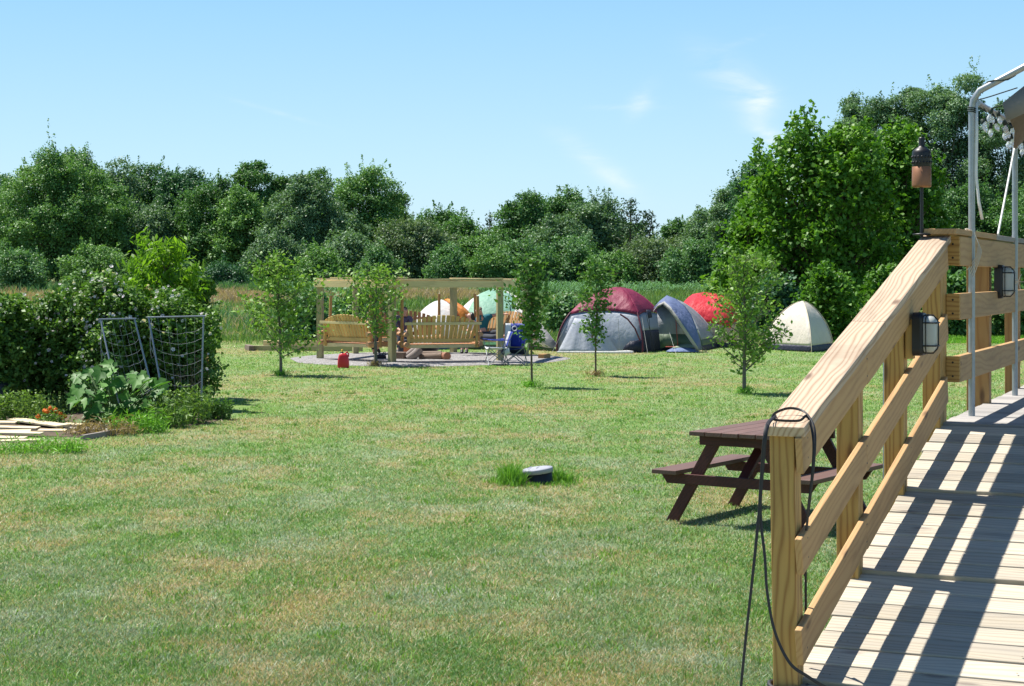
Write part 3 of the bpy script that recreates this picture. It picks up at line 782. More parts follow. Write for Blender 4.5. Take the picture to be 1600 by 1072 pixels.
def crown_points(c, W, H, Dp, hb, nl, per, leaves, puff, top=1.0, taper=.5, seed=0, low=.0, squash=.75, lobe=(.20, .36), shoots=0, shl=1.0):
    """leaf positions: lobes on a crown envelope, puffs on each lobe, leaves in each puff"""
    r = np.random.default_rng(seed); out = []; cl = []; ow = []
    hc = H - hb; lobes = []
    lobes.append((0, 0, hb + hc * .55, .30))
    lobes.append((0, 0, hb + hc * (.88), .16))
    ph = r.uniform(0, 6.28, 4)
    for i in range(nl):
        q = (i + r.uniform(.1, .9)) / nl                     # height along the crown
        z = hb + hc * (.03 + .93 * q)
        e = math.sqrt(max(0.03, 1 - (abs(q - .38) / (.64 if q > .38 else .62)) ** (2 / (.5 + taper))))
        a = i * 2.399963 + r.uniform(-.4, .4)
        rad = (r.uniform(.74, 1.0) if r.uniform() < .8 else r.uniform(.35, .7)) * e * (1 + .19 * math.sin(2 * a + ph[0] + 3 * q) + .15 * math.sin(3 * a + ph[1] - 7 * q))
        sz = r.uniform(*lobe)
        lobes.append((rad * math.cos(a) * (W / 2 - sz * W * .5), rad * math.sin(a) * (Dp / 2 - sz * W * .5), z + hc * (.06 * math.sin(a * 2 + ph[2]) + .03 * math.sin(a * 5 + ph[3])), sz))
    # sparse leaves filling the heart of the crown, coloured darker as painted inner shade
    m = int(per * nl * .22); dv = r.normal(size=(m, 3)); dv /= np.linalg.norm(dv, axis=1)[:, None]; dv *= r.uniform(0, 1, m)[:, None] ** .45
    pc = np.stack([dv[:, 0] * W * .36, dv[:, 1] * Dp * .36, hb + hc * .47 + dv[:, 2] * hc * .44], 1)
    pts = np.repeat(pc, leaves, 0) + r.normal(size=(m * leaves, 3)) * puff * 1.6
    out.append(pts); ow.append(np.repeat(dv, leaves, 0)); cl.append(np.repeat(r.uniform(0, .6, m), leaves))
    for (x, y, z, s) in lobes:
        S = s * W * (1 if s != .16 else .9); Sz = S * squash
        tone = r.uniform(0, 1); m = int(per * r.uniform(.7, 1.3))
        d = r.normal(size=(m, 3)); d[:, 2] = d[:, 2] * .9 + .35; d /= np.linalg.norm(d, axis=1)[:, None]
        rr = r.uniform(.45, 1.08, m) ** .6
        pc = np.stack([x + d[:, 0] * rr * S, y + d[:, 1] * rr * S, z + d[:, 2] * rr * Sz], 1)
        k = leaves
        pts = np.repeat(pc, k, 0) + r.normal(size=(m * k, 3)) * np.array([puff, puff, puff * .55])
        out.append(pts); ow.append(np.repeat(d, k, 0))
        cl.append(np.clip(np.repeat(r.normal(tone, .18, m), k), 0, 1))
    for i in range(shoots):
        x, y, z, s_ = lobes[r.integers(1, len(lobes))]
        d = r.normal(size=3) * np.array([.75, .5, .4]) + np.array([0, -.1, .9]); d /= np.linalg.norm(d); S = s_ * W
        b0 = np.array([x, y, z]) + d * S * np.array([1, 1, squash]) * .85; ln = r.uniform(.4, 1.1) * S * shl; m = int(leaves * 2.4)
        dd = d * .6 + np.array([0, 0, .7]); t = r.uniform(-.2, 1, m)[:, None]
        out.append(b0 + dd * ln * t + r.normal(size=(m, 3)) * puff * .7 * (1.2 - t)); ow.append(np.repeat(dd[None], m, 0)); cl.append(np.full(m, np.clip(r.normal(.6, .2), 0, 1)))
    p = np.concatenate(out); cc = np.concatenate(cl); o = np.concatenate(ow)
    keep = (p[:, 2] > low * H)
    return p[keep] + np.array(c), cc[keep], o[keep], [(x + c[0], y + c[1], z + c[2], s * W) for x, y, z, s in lobes]

LEAF = {
    'mid': leaf('leaf_mid', (0.048, 0.131, 0.041), (0.121, 0.254, 0.075)),
    'dark': leaf('leaf_dark', (0.032, 0.105, 0.055), (0.081, 0.193, 0.088)),
    'grey': leaf('leaf_grey', (0.077, 0.161, 0.073), (0.169, 0.284, 0.146)),
    'light': leaf('leaf_light', (0.081, 0.201, 0.055), (0.185, 0.333, 0.102)),
    'willow': leaf('leaf_willow', (.085, .150, .068), (.175, .255, .125)),
    'pine': leaf('leaf_pine', (0.032, 0.079, 0.038), (0.070, 0.140, 0.061), trans=.1),
    'bush': leaf('leaf_bush', (0.064, 0.175, 0.064), (0.153, 0.289, 0.115)),
    'maple': leaf('leaf_maple', (.040, .125, .014), (.125, .275, .032), trans=.28, gloss=.35, c3=(.19, .34, .05)),
    'fruit': leaf('leaf_fruit', (.080, .180, .030), (.24, .40, .080), gloss=.38),
    'fruitd': leaf('leaf_fruit_dark', (.055, .140, .030), (.13, .26, .06), gloss=.30),
    'peach': leaf('leaf_peach', (0.092, 0.207, 0.021), (0.196, 0.345, 0.034), trans=.45, gloss=.4),
    'rose': leaf('leaf_hedge', (0.050, 0.125, 0.022), (0.155, 0.285, 0.060), gloss=.33),
    'squash': leaf('leaf_squash', (0.040, 0.140, 0.022), (0.130, 0.300, 0.060), gloss=.5),
    'weed': leaf('leaf_weed', (0.087, 0.189, 0.036), (0.217, 0.341, 0.080), gloss=.5),
    'tuft': leaf('leaf_tuft', (0.094, 0.275, 0.022), (0.217, 0.450, 0.051), gloss=.4),
    'corn': leaf('leaf_corn', (.030, .105, .028), (.12, .25, .10), gloss=.4),
}
def limbs(mb, base, lobes, H, r0, seed, hb):
    r = random.Random(seed)
    top = Vector(base) + Vector((r.uniform(-.05, .05) * H, r.uniform(-.05, .05) * H, H * .72)); b = Vector(base)
    path = [b - UP * .3, b, b.lerp(top, .3) + Vector((r.uniform(-1, 1), r.uniform(-1, 1), 0)) * H * .012, b.lerp(top, .65) + Vector((r.uniform(-1, 1), r.uniform(-1, 1), 0)) * H * .02, top]
    mb.tube(path, [r0 * 1.5, r0 * 1.15, r0 * .8, r0 * .45, r0 * .12], 9)
    for (x, y, z, s) in lobes[2:]:
        e = Vector((x, y, z)); f = max(.12, min(.85, (z - b.z) / H - .18)); st = b.lerp(top, f)
        mid = st.lerp(e, .5) + UP * H * .02
        mb.tube([st, mid, e], [r0 * .38 * (1 - f * .5), r0 * .22, r0 * .06], 6)

def tree(name, px, top, wpx, Y, style, label, cat='tree', group=None, hb=.12, nl=14, seed=0, dens=1.0, taper=.5, bot=None, lobe=(.20, .34), squash=.75, lk=None, trunk=.02):
    s = Y / FOC; X = (px - 800) * s; gzz = float(gz(X, Y)); H = EYE + (430 - top) * s - gzz; W = wpx * s * .92
    taper *= random.Random(seed).uniform(.65, 1.35)
    root = empty(name, (X, Y, gzz), label, cat, group)
    lsz = max(.10, 3.6 * s * 1.05)           # about two and a half render pixels
    lk = lk or (lsz, lsz * .68)
    area = W * H * 2.3
    tot = dens * 5.2 * area / (lk[0] * lk[1] * .5) * .62
    k = 14; per = max(6, int(tot / k / (nl + 2)))
    p, cl, ow, lobes = crown_points((X, Y, gzz), W, H, W * .9, hb * H, nl, per, k, lk[0] * 1.25, seed=seed, taper=taper, lobe=lobe, squash=squash, shoots=int(nl * 1.3), shl=1.25)
    tone = random.Random(seed * 7 + 1).uniform(-.28, .28); cl = np.clip(cl + tone, 0, 1)
    leafmesh('crown', p, lk[0], lk[1], cl, LEAF[style], root, outward=ow, droop=.3 if style == 'willow' else .1, align=.55, up_bias=.3)
    mb = MB(); limbs(mb, (X, Y, gzz), lobes, H, max(.05, H * trunk), seed, hb); mb.build('trunk', BARK_G if style in ('grey', 'willow') else BARK, root)
    return root

def conifer(px, top, wpx, Y, label, seed=0, lean=0, group=None, bare=.0, tilt=-.15):
    s = Y / FOC; X = (px - 800) * s; g0 = float(gz(X, Y)); H = EYE + (430 - top) * s - g0; W = wpx * s
    root = empty('pine_tree', (X, Y, g0), label, 'tree', group)
    r = np.random.default_rng(seed); pts = []; cl = []; mb = MB()
    mb.tube([(X, Y, g0 - .3), (X, Y, g0 + H * .5), (X + lean, Y, g0 + H * .99)], [H * .018, H * .012, .02], 8)
    n = int(H * 9)
    for i in range(n):
        q = bare + (1 - bare) * (i + r.uniform()) / n; z = H * q; Lb = W / 2 * (1 - q) ** .75 * r.uniform(.65, 1.12) + .15
        a = i * 2.4 + r.uniform(-.4, .4); ti = tilt + .55 * q
        m = max(8, int(Lb * 34)); t = r.uniform(.1, 1, m) ** .7 * Lb
        c = np.stack([np.cos(a) * t, np.sin(a) * t, z + t * ti], 1) + r.normal(size=(m, 3)) * np.array([.16, .16, .07])
        pts.append(c); cl.append(np.full(m, r.uniform()))
        if i % 3 == 0: mb.tube([(X, Y, g0 + z), (X + np.cos(a) * Lb * .9, Y + np.sin(a) * Lb * .9, g0 + z + Lb * .9 * ti)], [.04, .01], 5, cap=False)
    p = np.concatenate(pts) + np.array([X, Y, g0])
    leafmesh('crown', p, .26, .13, np.concatenate(cl), LEAF['pine'], root, up_bias=.6)
    mb.build('trunk', BARK, root)
    return root

GT = 'trees along the far edge of the field'
TREES = [
 # px, top, width, Y, style, taper, label
 (-8, 284, 120, 152, 'dark', .5, 'dark rounded tree cut by the left edge, behind the broad pale-green one'),
 (88, 250, 225, 130, 'light', .7, 'broadest tree of the far treeline, pale green and dome-shaped, above the flowering hedge'),
 (120, 240, 90, 140, 'mid', .4, 'spiky tall crown rising behind the broad pale dome tree'),
 (172, 264, 130, 143, 'grey', .5, 'grey-green tree just right of the broad pale dome tree'),
 (150, 330, 110, 133, 'mid', .5, 'shaded green tree tucked low against the broad dome tree'),
 (232, 262, 105, 150, 'mid', .4, 'tree with ragged pointed tips above the bright young peach tree'),
 (285, 268, 105, 146, 'dark', .4, 'dark tree with feathery top right of the pointed-tip tree'),
 (240, 330, 100, 132, 'grey', .6, 'low greyish tree directly behind the bright young peach tree'),
 (335, 288, 110, 132, 'mid', .6, 'round dark-hearted tree above the dry tall grass'),
 (393, 250, 68, 152, 'mid', .25, 'tallest slender tree of the left woods, its top alone against the sky'),
 (378, 300, 95, 130, 'light', .6, 'yellowish-green round tree in front of the tallest slender tree'),
 (436, 275, 62, 154, 'mid', .3, 'narrow tree between the tallest slender tree and the grey oak'),
 (478, 282, 150, 128, 'grey', .7, 'large grey-green oak behind the left posts of the swing frame'),
 (492, 270, 60, 156, 'mid', .3, 'slim crown peeping over the grey-green oak'),
 (566, 266, 118, 138, 'light', .5, 'bright green tall tree above the swing frame'),
 (612, 300, 62, 142, 'willow', .5, 'thin silvery tree leaning off the bright green tall tree'),
 (546, 368, 100, 121, 'grey', .8, 'bluish low tree behind the left beam of the swing frame'),
 (432, 372, 90, 122, 'grey', .8, 'low bluish tree at the foot of the grey-green oak'),
 (640, 350, 128, 120, 'willow', .9, 'pale round willow behind the centre of the swing frame'),
 (592, 392, 70, 114, 'bush', .9, 'low green bush left of the pale willow'),
 (682, 334, 90, 156, 'mid', .5, 'distant tree above the pale willow'),
 (722, 346, 88, 142, 'mid', .5, 'green tree right of the pale willow'),
 (745, 372, 90, 122, 'light', .7, 'lighter tree above the right end of the swing frame beam'),
 (795, 350, 60, 140, 'mid', .5, 'narrow tree at the left foot of the central wood'),
 (822, 308, 92, 136, 'mid', .5, 'left shoulder tree of the central wood'),
 (880, 300, 84, 142, 'mid', .35, 'twin-tipped tallest tree of the central wood'),
 (930, 314, 116, 138, 'grey', .6, 'rounded grey tree in the middle of the central wood'),
 (868, 345, 92, 130, 'grey', .6, 'greyish tree in front of the twin-tipped tree'),
 (1058, 346, 66, 146, 'mid', .5, 'small round tree right of the long-armed pine'),
 (1102, 334, 88, 140, 'grey', .5, 'greyish tree between the small round tree and the bright maple'),
 (1146, 292, 78, 132, 'grey', .4, 'feathery grey tree climbing towards the bright maple'),
 (1192, 244, 96, 112, 'dark', .4, 'dark tree showing past the left shoulder of the bright maple'),
 (1335, 160, 96, 98, 'grey', .4, 'pale feathery tree between the two bright maples'),
 (1388, 140, 150, 96, 'grey', .6, 'tall grey-green tree behind the copper torch'),
 (1478, 130, 170, 94, 'grey', .6, 'tallest grey-green tree left of the canopy pole'),
 (1575, 172, 150, 92, 'grey', .5, 'grey-green tree behind the canopy poles and string lights'),
 (1690, 150, 170, 96, 'grey', .5, 'grey-green tree beyond the right edge of the canopy'),
 (1510, 290, 130, 82, 'mid', .7, 'green tree low behind the canopy poles'),
 (1610, 300, 150, 80, 'mid', .7, 'green tree low behind the deck railing at the right edge'),
]
for i, (px, top, w, Y, st, tp, lb) in enumerate(TREES):
    nar = w < 75
    tree('deciduous_tree', px, top + 3, w * 1.22, Y, st, lb, group=GT, seed=100 + i, taper=tp, nl=30 if nar else (120 if w > 180 else 64), dens=.8 if nar else 1.0, hb=.04 if w > 90 else .15,
         lobe=(.045, .095) if w > 180 else ((.06, .125) if w > 130 else (.08, .16)), squash=1.0 if nar else .72, trunk=.014)
conifer(765, 334, 34, 146, 'narrow dark spire of a fir behind the swing frame', 5, group=GT)
conifer(985, 310, 96, 134, 'dark pine with long bare arms at the right end of the central wood', 6, group=GT, tilt=.05)
conifer(1012, 330, 74, 136, 'leaning pine whose branch tips point right over the gap in the woods', 8, lean=.4, group=GT, tilt=.15)
conifer(668, 352, 30, 119, 'small dark juniper standing inside the pale willow', 9, group=GT)
BUSH = [(150, 400, 112, 100, 'light', 'fresh green bush in the field just left of the peach tree'), (30, 405, 90, 112, 'bush', 'low bush at the left edge in front of the broad dome tree'),
 (820, 390, 110, 116, 'bush', 'field-edge bush behind the slim young tree by the swings'), (893, 378, 104, 118, 'bush', 'field-edge bush above the maroon tent, left one'),
 (955, 398, 76, 114, 'light', 'smaller pale bush over the peak of the maroon tent'), (1030, 376, 128, 117, 'willow', 'silvery field-edge bush above the blue tent'),
 (1092, 392, 84, 112, 'bush', 'field-edge bush above the red tent'), (700, 396, 84, 115, 'bush', 'field-edge bush above the beam, right of the juniper'), (765, 400, 74, 114, 'light', 'pale bush past the right end of the beam'),
 (500, 398, 86, 113, 'light', 'pale low bush over the left corner of the swing frame'), (350, 415, 80, 118, 'dark', 'dark low bush under the round tree, left of the frame'), (265, 408, 90, 119, 'dark', 'dark low bush behind the peach tree')]
for i, (px, top, w, Y, st, lb) in enumerate(BUSH):
    tree('bush', px, top + (i * 37 % 17) - 10, w * (1.15 + .3 * (i * 29 % 7) / 7), Y, st, lb, 'bush', 'bushes along the field edge', hb=.0, nl=34, seed=300 + i, taper=.45 + .1 * (i % 4), squash=.8, lobe=(.07, .17), trunk=.03)
# near maples on the right
def maple(px, top, w, Y, label, seed, nl, hb=.1, bright='maple'):
    s = Y / FOC
    return tree('maple_tree', px, top, w, Y, bright, label, 'tree', 'bright maples behind the beige tent', hb=hb, nl=nl, seed=seed, taper=.62, dens=.72, lobe=(.045, .115), squash=.75, lk=(.19, .15), trunk=.022)
maple(1286, 204, 240, 61, 'large bright green maple behind the beige tent', 501, 170)
maple(1405, 206, 185, 64, 'second bright maple, behind the copper torch', 502, 90)
maple(1178, 318, 150, 64, 'low bright maple growing at the left foot of the large maple', 503, 50, hb=.0)
tree('shrub', 1296, 425, 96, 54, 'maple', 'light green shrub between the beige tent and the ramp rail', 'shrub', 'shrubs under the maples', hb=0, nl=30, lobe=(.10, .18), seed=511, taper=.9, lk=(.15, .11))
tree('shrub', 1385, 430, 100, 56, 'maple', 'green shrub under the second maple behind the railing posts', 'shrub', 'shrubs under the maples', hb=0, nl=30, lobe=(.10, .18), seed=512, taper=.9, lk=(.15, .11))
tree('shrub', 1215, 440, 90, 58, 'dark', 'dark shrub in shade directly behind the beige tent', 'shrub', 'shrubs under the maples', hb=0, nl=30, lobe=(.10, .18), seed=513, taper=.9, lk=(.16, .12))
tree('shrub', 1500, 440, 90, 58, 'mid', 'shrub behind the corner post of the deck railing', 'shrub', 'shrubs under the maples', hb=0, nl=30, lobe=(.10, .18), seed=514, taper=.9, lk=(.16, .12))
tree('shrub', 1580, 425, 110, 58, 'light', 'pale shrub behind the deck railing lamp', 'shrub', 'shrubs under the maples', hb=0, nl=30, lobe=(.10, .18), seed=515, taper=.9, lk=(.16, .12))
tree('shrub', 482, 462, 78, 50, 'bush', 'leafy bush left of the swing frame corner post', 'shrub', 'leafy shrubs behind the swing frame', hb=0, nl=30, lobe=(.10, .18), seed=521, taper=.9, lk=(.13, .09))
tree('shrub', 560, 458, 110, 53, 'bush', 'leafy shrub seen through the left bay of the swing frame', 'shrub', 'leafy shrubs behind the swing frame', hb=0, nl=30, lobe=(.10, .18), seed=522, taper=.9, lk=(.13, .09))
tree('shrub', 880, 470, 70, 58, 'bush', 'low green shrub between the pale tent wing and the maroon tent', 'shrub', 'leafy shrubs behind the swing frame', hb=0, nl=30, lobe=(.10, .18), seed=523, taper=.9, lk=(.13, .09))

# the wood behind the treeline: one far mass
def far_wood():
    r = np.random.default_rng(9); n = 52000
    X = r.uniform(-70, 62, n); Yy = r.uniform(160, 176, n)
    top = 5.2 + 1.6 * np.sin(X * .13 + 1) + 1.0 * np.sin(X * .41) + .8 * np.sin(X * 1.1) + np.where(X > 26, 2.5, 0)
    top = np.where((X > 12.5) & (X < 19), top * .72, top) ; top = np.where((X > -8) & (X < 0), top * .78, top)
    Z = gz(X, Yy) + top * r.uniform(0, 1, n) ** .7
    tag(leafmesh('far_wood', np.stack([X, Yy, Z], 1), .62, .46, np.clip(.4 + .3 * np.sin(X * .9) + r.normal(size=n) * .2, 0, 1), LEAF['dark'], None), 'dark depth of the wood behind the far trees', 'woods', kind='stuff')
far_wood()

# ---- young orchard trees
def orchard(base, top, crown, style, label, seed, nb, hmin, ls, prof, leaves=26, lean=0.0, twig=True, tr=.035):
    """prof: list of (height fraction, half-width in px left, right)"""
    bx, by = base; b = G(bx, by); s = b.y / FOC; H = (by - top) * s; r = random.Random(seed); rr = np.random.default_rng(seed)
    root = empty('young_tree', b, label, 'tree', 'young fruit trees planted in the lawn')
    mb = MB(); path = []; n = 10
    for i in range(n + 1):
        t = i / n; path.append(b + Vector((lean * t * H + math.sin(t * 6 + seed) * .012 * H * t, math.cos(t * 5 + seed) * .012 * H * t, -.05 + t * H)))
    mb.tube(path, [tr * (1 - .85 * (i / n)) for i in range(n + 1)], 8)
    cen = []; cl = []; ow = []
    def widths(t, sgn):
        hs = [p[0] for p in prof]; return np.interp(t, hs, [p[1 if sgn < 0 else 2] for p in prof]) * s
    def at(t):
        i = min(int(t * n), n - 1); return path[i].lerp(path[i + 1], t * n - i)
    for k in range(nb):
        t = hmin + (1 - hmin) * (k + r.random() * .8) / nb * .97
        a = k * 2.4 + r.uniform(-.6, .6); sgn = math.cos(a); Wd = 1.08 * widths(min(1, t + .06), sgn) * (.55 + .65 * r.random()) * max(.5, abs(math.cos(a)) ** .5)
        d = Vector((math.cos(a), math.sin(a), 0)); st = at(t); rise = Wd * r.uniform(.35, 1.0) + .06
        e = st + d * Wd + UP * min(rise, H - (st.z) + .02 if st.z + rise > H else rise)
        mid = st.lerp(e, .5) + d * Wd * .10 - UP * Wd * .03
        mb.tube([st, mid, e], [tr * .42 * (1 - t * .6), tr * .25 * (1 - t * .5), .003], 5, cap=False)
        tone = r.random(); br = [(st, mid), (mid, e)]
        m = 3 + int(Wd / .14)
        for j in range(m):
            q = ((j + r.random()) / m) ** .6; p = st.lerp(mid, q * 2) if q < .5 else mid.lerp(e, q * 2 - 1)
            td = Vector((r.uniform(-1, 1), r.uniform(-1, 1), r.uniform(-.2, 1))).normalized(); tl = .08 + .13 * r.random() * (1 + Wd)
            te = p + td * tl
            if twig: mb.tube([p, te], [.004, .002], 4, cap=False)
            nlv = leaves
            tt = rr.uniform(0, 1, nlv)[:, None]
            c = np.array(p)[None] * (1 - tt) + np.array(te)[None] * tt + rr.normal(size=(nlv, 3)) * ls * .75
            cen.append(c); cl.append(np.full(nlv, tone)); ow.append(np.repeat(np.array([td.x, td.y, td.z])[None], nlv, 0))
    # leaves up the leader
    for j in range(int(H * (12 if style == 'fruitd' else 5))):
        t = hmin + (1 - hmin) * r.random(); p = at(min(t, .999)); c = np.array(p)[None] + rr.normal(size=(leaves // 2, 3)) * ls * .9
        cen.append(c); cl.append(np.full(len(c), r.random())); ow.append(np.zeros((len(c), 3)))
    leafmesh('crown', np.concatenate(cen), ls, ls * .62, np.concatenate(cl), LEAF[style], root, outward=np.concatenate(ow) * .5)
    mb.build('trunk', BARK_G if style != 'fruitd' else BARK, root)
    # unmown ring of grass and straw at the foot
    m = 260; a = rr.uniform(0, 6.28, m); q = np.abs(rr.normal(size=m)) * .11
    c = np.stack([b.x + np.cos(a) * q, b.y + np.sin(a) * q, rr.uniform(.01, .10, m)], 1)
    leafmesh('grass_ring', c, .15, .012, rr.uniform(0, 1, m), LEAF['tuft'] if seed % 2 else STRAW, root, up_bias=-.2, outward=np.tile([0, 0, 1.2], (m, 1)))
    return root
STRAW = leaf('straw', (.22, .15, .07), (.38, .28, .14))
orchard((439, 587), 403, 0, 'fruit', 'widest young fruit tree, left of the swing frame', 1, 34, .17, .11, [(0, 35, 45), (.2, 60, 62), (.45, 58, 62), (.6, 48, 66), (.75, 50, 62), (.86, 44, 46), (1, 14, 10)], leaves=9, lean=-.02, tr=.036)
orchard((587, 572), 424, 0, 'fruit', 'young fruit tree beside the red petrol can', 2, 30, .30, .105, [(0, 20, 20), (.3, 38, 36), (.5, 56, 52), (.65, 54, 46), (.8, 46, 58), (1, 22, 30)], leaves=7, lean=.0, tr=.042)
orchard((831, 605), 404, 0, 'fruitd', 'slim dark-leaved young tree in front of the blue folding chairs', 3, 34, .34, .105, [(0, 6, 8), (.3, 6, 28), (.45, 12, 14), (.55, 46, 12), (.62, 40, 22), (.75, 34, 24), (.9, 22, 16), (1, 4, 6)], leaves=9, lean=.0, tr=.024)
orchard((931, 588), 413, 0, 'fruitd', 'slim young tree in front of the maroon tent', 4, 24, .30, .10, [(0, 4, 4), (.38, 26, 5), (.5, 6, 4), (.62, 30, 26), (.8, 34, 30), (1, 8, 8)], leaves=9, lean=.0, tr=.022)
orchard((1163, 615), 402, 0, 'fruit', 'fullest young fruit tree with upswept branches, by the red and beige tents', 5, 52, .17, .088, [(0, 20, 24), (.2, 46, 48), (.45, 62, 66), (.62, 50, 60), (.8, 44, 50), (1, 18, 26)], leaves=8, lean=.0, tr=.038)

# ---- flowering hedge
FLW = leaf('hedge_petal', (.72, .58, .66), (.88, .82, .86), trans=.3, c3=(.84, .80, .83)); FLP = leaf('violet_petal', (.38, .10, .40), (.50, .20, .52))
def flowers(name, centers, rad, matl, parent, facing=None):
    V = []; F = []; n = len(centers); r = rng
    for c in centers:
        nn = np.array([r.normal() * .5, -1 + r.normal() * .45, .55 + r.normal() * .5]); nn /= np.linalg.norm(nn)
        a = np.cross(nn, [0, 0, 1.]); a /= np.linalg.norm(a); b = np.cross(nn, a); R0 = rad * r.uniform(.6, 1.15)
        for k in range(5):
            t0 = 2 * math.pi * k / 5
            def q(t, rr, h): return c + (a * math.cos(t) + b * math.sin(t)) * rr * R0 + nn * h * R0
            i = len(V); V += [q(t0, .08, 0), q(t0 - .55, .85, .28), q(t0, 1.0, .34), q(t0 + .55, .85, .28)]; F.append((i, i + 1, i + 2, i + 3))
    V = np.array(V); F = np.array(F); nf = len(F)
    me = npmesh(name, V, F, {'rnd': ('FACE', r.uniform(0, 1, nf)), 'clump': ('FACE', np.repeat(r.uniform(0, 1, n), 5))})
    return link(name, me, matl, parent, True)
def hedge_bush(px, top, w, Y, label, seed, nfl, base=0, low=.10, violet=0, lk=.075, dens=1.0):
    s = Y / FOC; X = (px - 800) * s; H = EYE + (430 - top) * s; W = w * s; root = empty('flowering_shrub', (X, Y, 0), label, 'shrub', 'pink flowering shrubs beside the vegetable bed')
    nl = 60; per = int(16 * dens); 
    p, cl, ow, lobes = crown_points((X, Y, 0), W, H, 1.5, low * H, nl, per, 16, .07, seed=seed, taper=.95, squash=.9, lobe=(.08, .17))
    # shoots sticking out of the top
    r = np.random.default_rng(seed)
    for k in range(34):
        x = X + r.uniform(-.5, .5) * W; b_ = np.array([x, Y + r.uniform(-.5, .3), H * r.uniform(.72, .90)]); e = b_ + np.array([r.normal() * .06, r.normal() * .05, r.uniform(.12, .30)])
        t = r.uniform(0, 1, 26)[:, None]; q = b_ * (1 - t) + e * t + r.normal(size=(26, 3)) * .03
        p = np.concatenate([p, q]); cl = np.concatenate([cl, np.full(26, r.uniform())]); ow = np.concatenate([ow, np.tile([0, 0, .6], (26, 1))])
    leafmesh('crown', p, lk, lk * .66, cl, LEAF['rose'], root, outward=ow, align=.7)
    mb = MB(); rr = random.Random(seed)
    for k in range(9):
        bx = X + rr.uniform(-.32, .32) * W; e = lobes[rr.randrange(2, len(lobes))]
        mb.tube([(bx, Y + rr.uniform(-.3, .3), -.05), (bx + rr.uniform(-.1, .1), Y, H * .3), (e[0], e[1], e[2])], [.022, .015, .005], 6)
    mb.build('stem', BARK_G, root)
    fc = []
    idx = r.permutation(len(p))
    for i in idx:
        if (ow[i, 1] < -.10 or ow[i, 2] > .75) and (p[i, 2] > H * .62 or r.uniform() < .35):
            fc.append(p[i] + np.array([0, -.05, .03]) + ow[i] * .05)
        if len(fc) >= nfl: break
    flowers('blossoms', fc, .032, FLW, root)
    if violet: flowers('violet_blossoms', fc[:0] + [np.array([X - .05, Y - .75, 1.05]), np.array([X + .35, Y - .7, 1.45])][:violet], .05, FLP, root)
hedge_bush(18, 468, 110, 26.6, 'leftmost flowering shrub, cut by the left edge and holding one violet bloom', 601, 110, low=.17, dens=.8, violet=1)
hedge_bush(96, 462, 112, 27.0, 'flowering shrub between the leftmost one and the tallest', 602, 200, low=.15, dens=.85)
hedge_bush(176, 441, 140, 26.6, 'tallest pink flowering shrub, behind the left netted frame', 603, 330, low=.05)
hedge_bush(268, 470, 150, 26.9, 'rightmost pink flowering shrub, behind the right netted frame', 604, 200, low=.04)

def peach():
    Y = 29.0; s = Y / FOC; X = (262 - 800) * s; root = empty('peach_tree', (X, Y, 0), 'bright yellow-green young peach tree rising above the flowering hedge', 'tree')
    r = np.random.default_rng(41); cen = []; cl = []; ow = []; mb = MB(); H = EYE + 65 * s
    mb.tube([(X, Y, -.05), (X + .02, Y, 1.0), (X - .03, Y, 1.7), (X - .05, Y, H - .3)], [.045, .038, .025, .006], 8)
    tips = []
    for (x, y) in [(222, 365), (268, 372), (284, 378), (212, 392), (235, 395), (255, 395), (300, 420), (308, 408), (205, 430), (215, 450), (240, 425), (265, 420), (290, 440), (225, 475), (250, 455), (275, 460), (300, 455), (312, 440), (205, 405), (245, 378)]:
        e = P(x, y + 6, Y + r.uniform(-.5, .5)); st = Vector((X, Y, max(.7, e.z - .55)))
        mb.tube([st, st.lerp(e, .5) + Vector((0, 0, .03)), e], [.014, .009, .003], 5, cap=False)
        n = 125; t = r.uniform(.35, 1.05, n)[:, None] ** .8; c = np.array(st)[None] * (1 - t) + np.array(e)[None] * t + r.normal(size=(n, 3)) * .075
        c[:, 2] -= .03; cen.append(c); cl.append(np.full(n, r.uniform())); ow.append(np.repeat(np.array([[e.x - X, 0, -.5]]), n, 0))
    leafmesh('crown', np.concatenate(cen), .15, .045, np.concatenate(cl), LEAF['peach'], root, outward=np.concatenate(ow), droop=.4)
    mb.build('trunk', BARK, root)
    vx = (300 - 800) * s; p, c, o, lb = crown_points((vx, Y + .4, 0), .62, 1.98, .7, .5, 9, 36, 15, .06, seed=77, taper=.9, squash=1.6)
    r2 = empty('climbing_vine', (vx, Y + .4, 0), 'dark rounded vine column against the right side of the peach tree', 'vine'); leafmesh('leaves', p, .10, .085, c, LEAF['rose'], r2, outward=o)
    mb = MB(); mb.tube([(vx, Y + .4, -.05), (vx, Y + .4, 1.7)], [.03, .02], 8); mb.build('stake', BARK_G, r2)
peach()

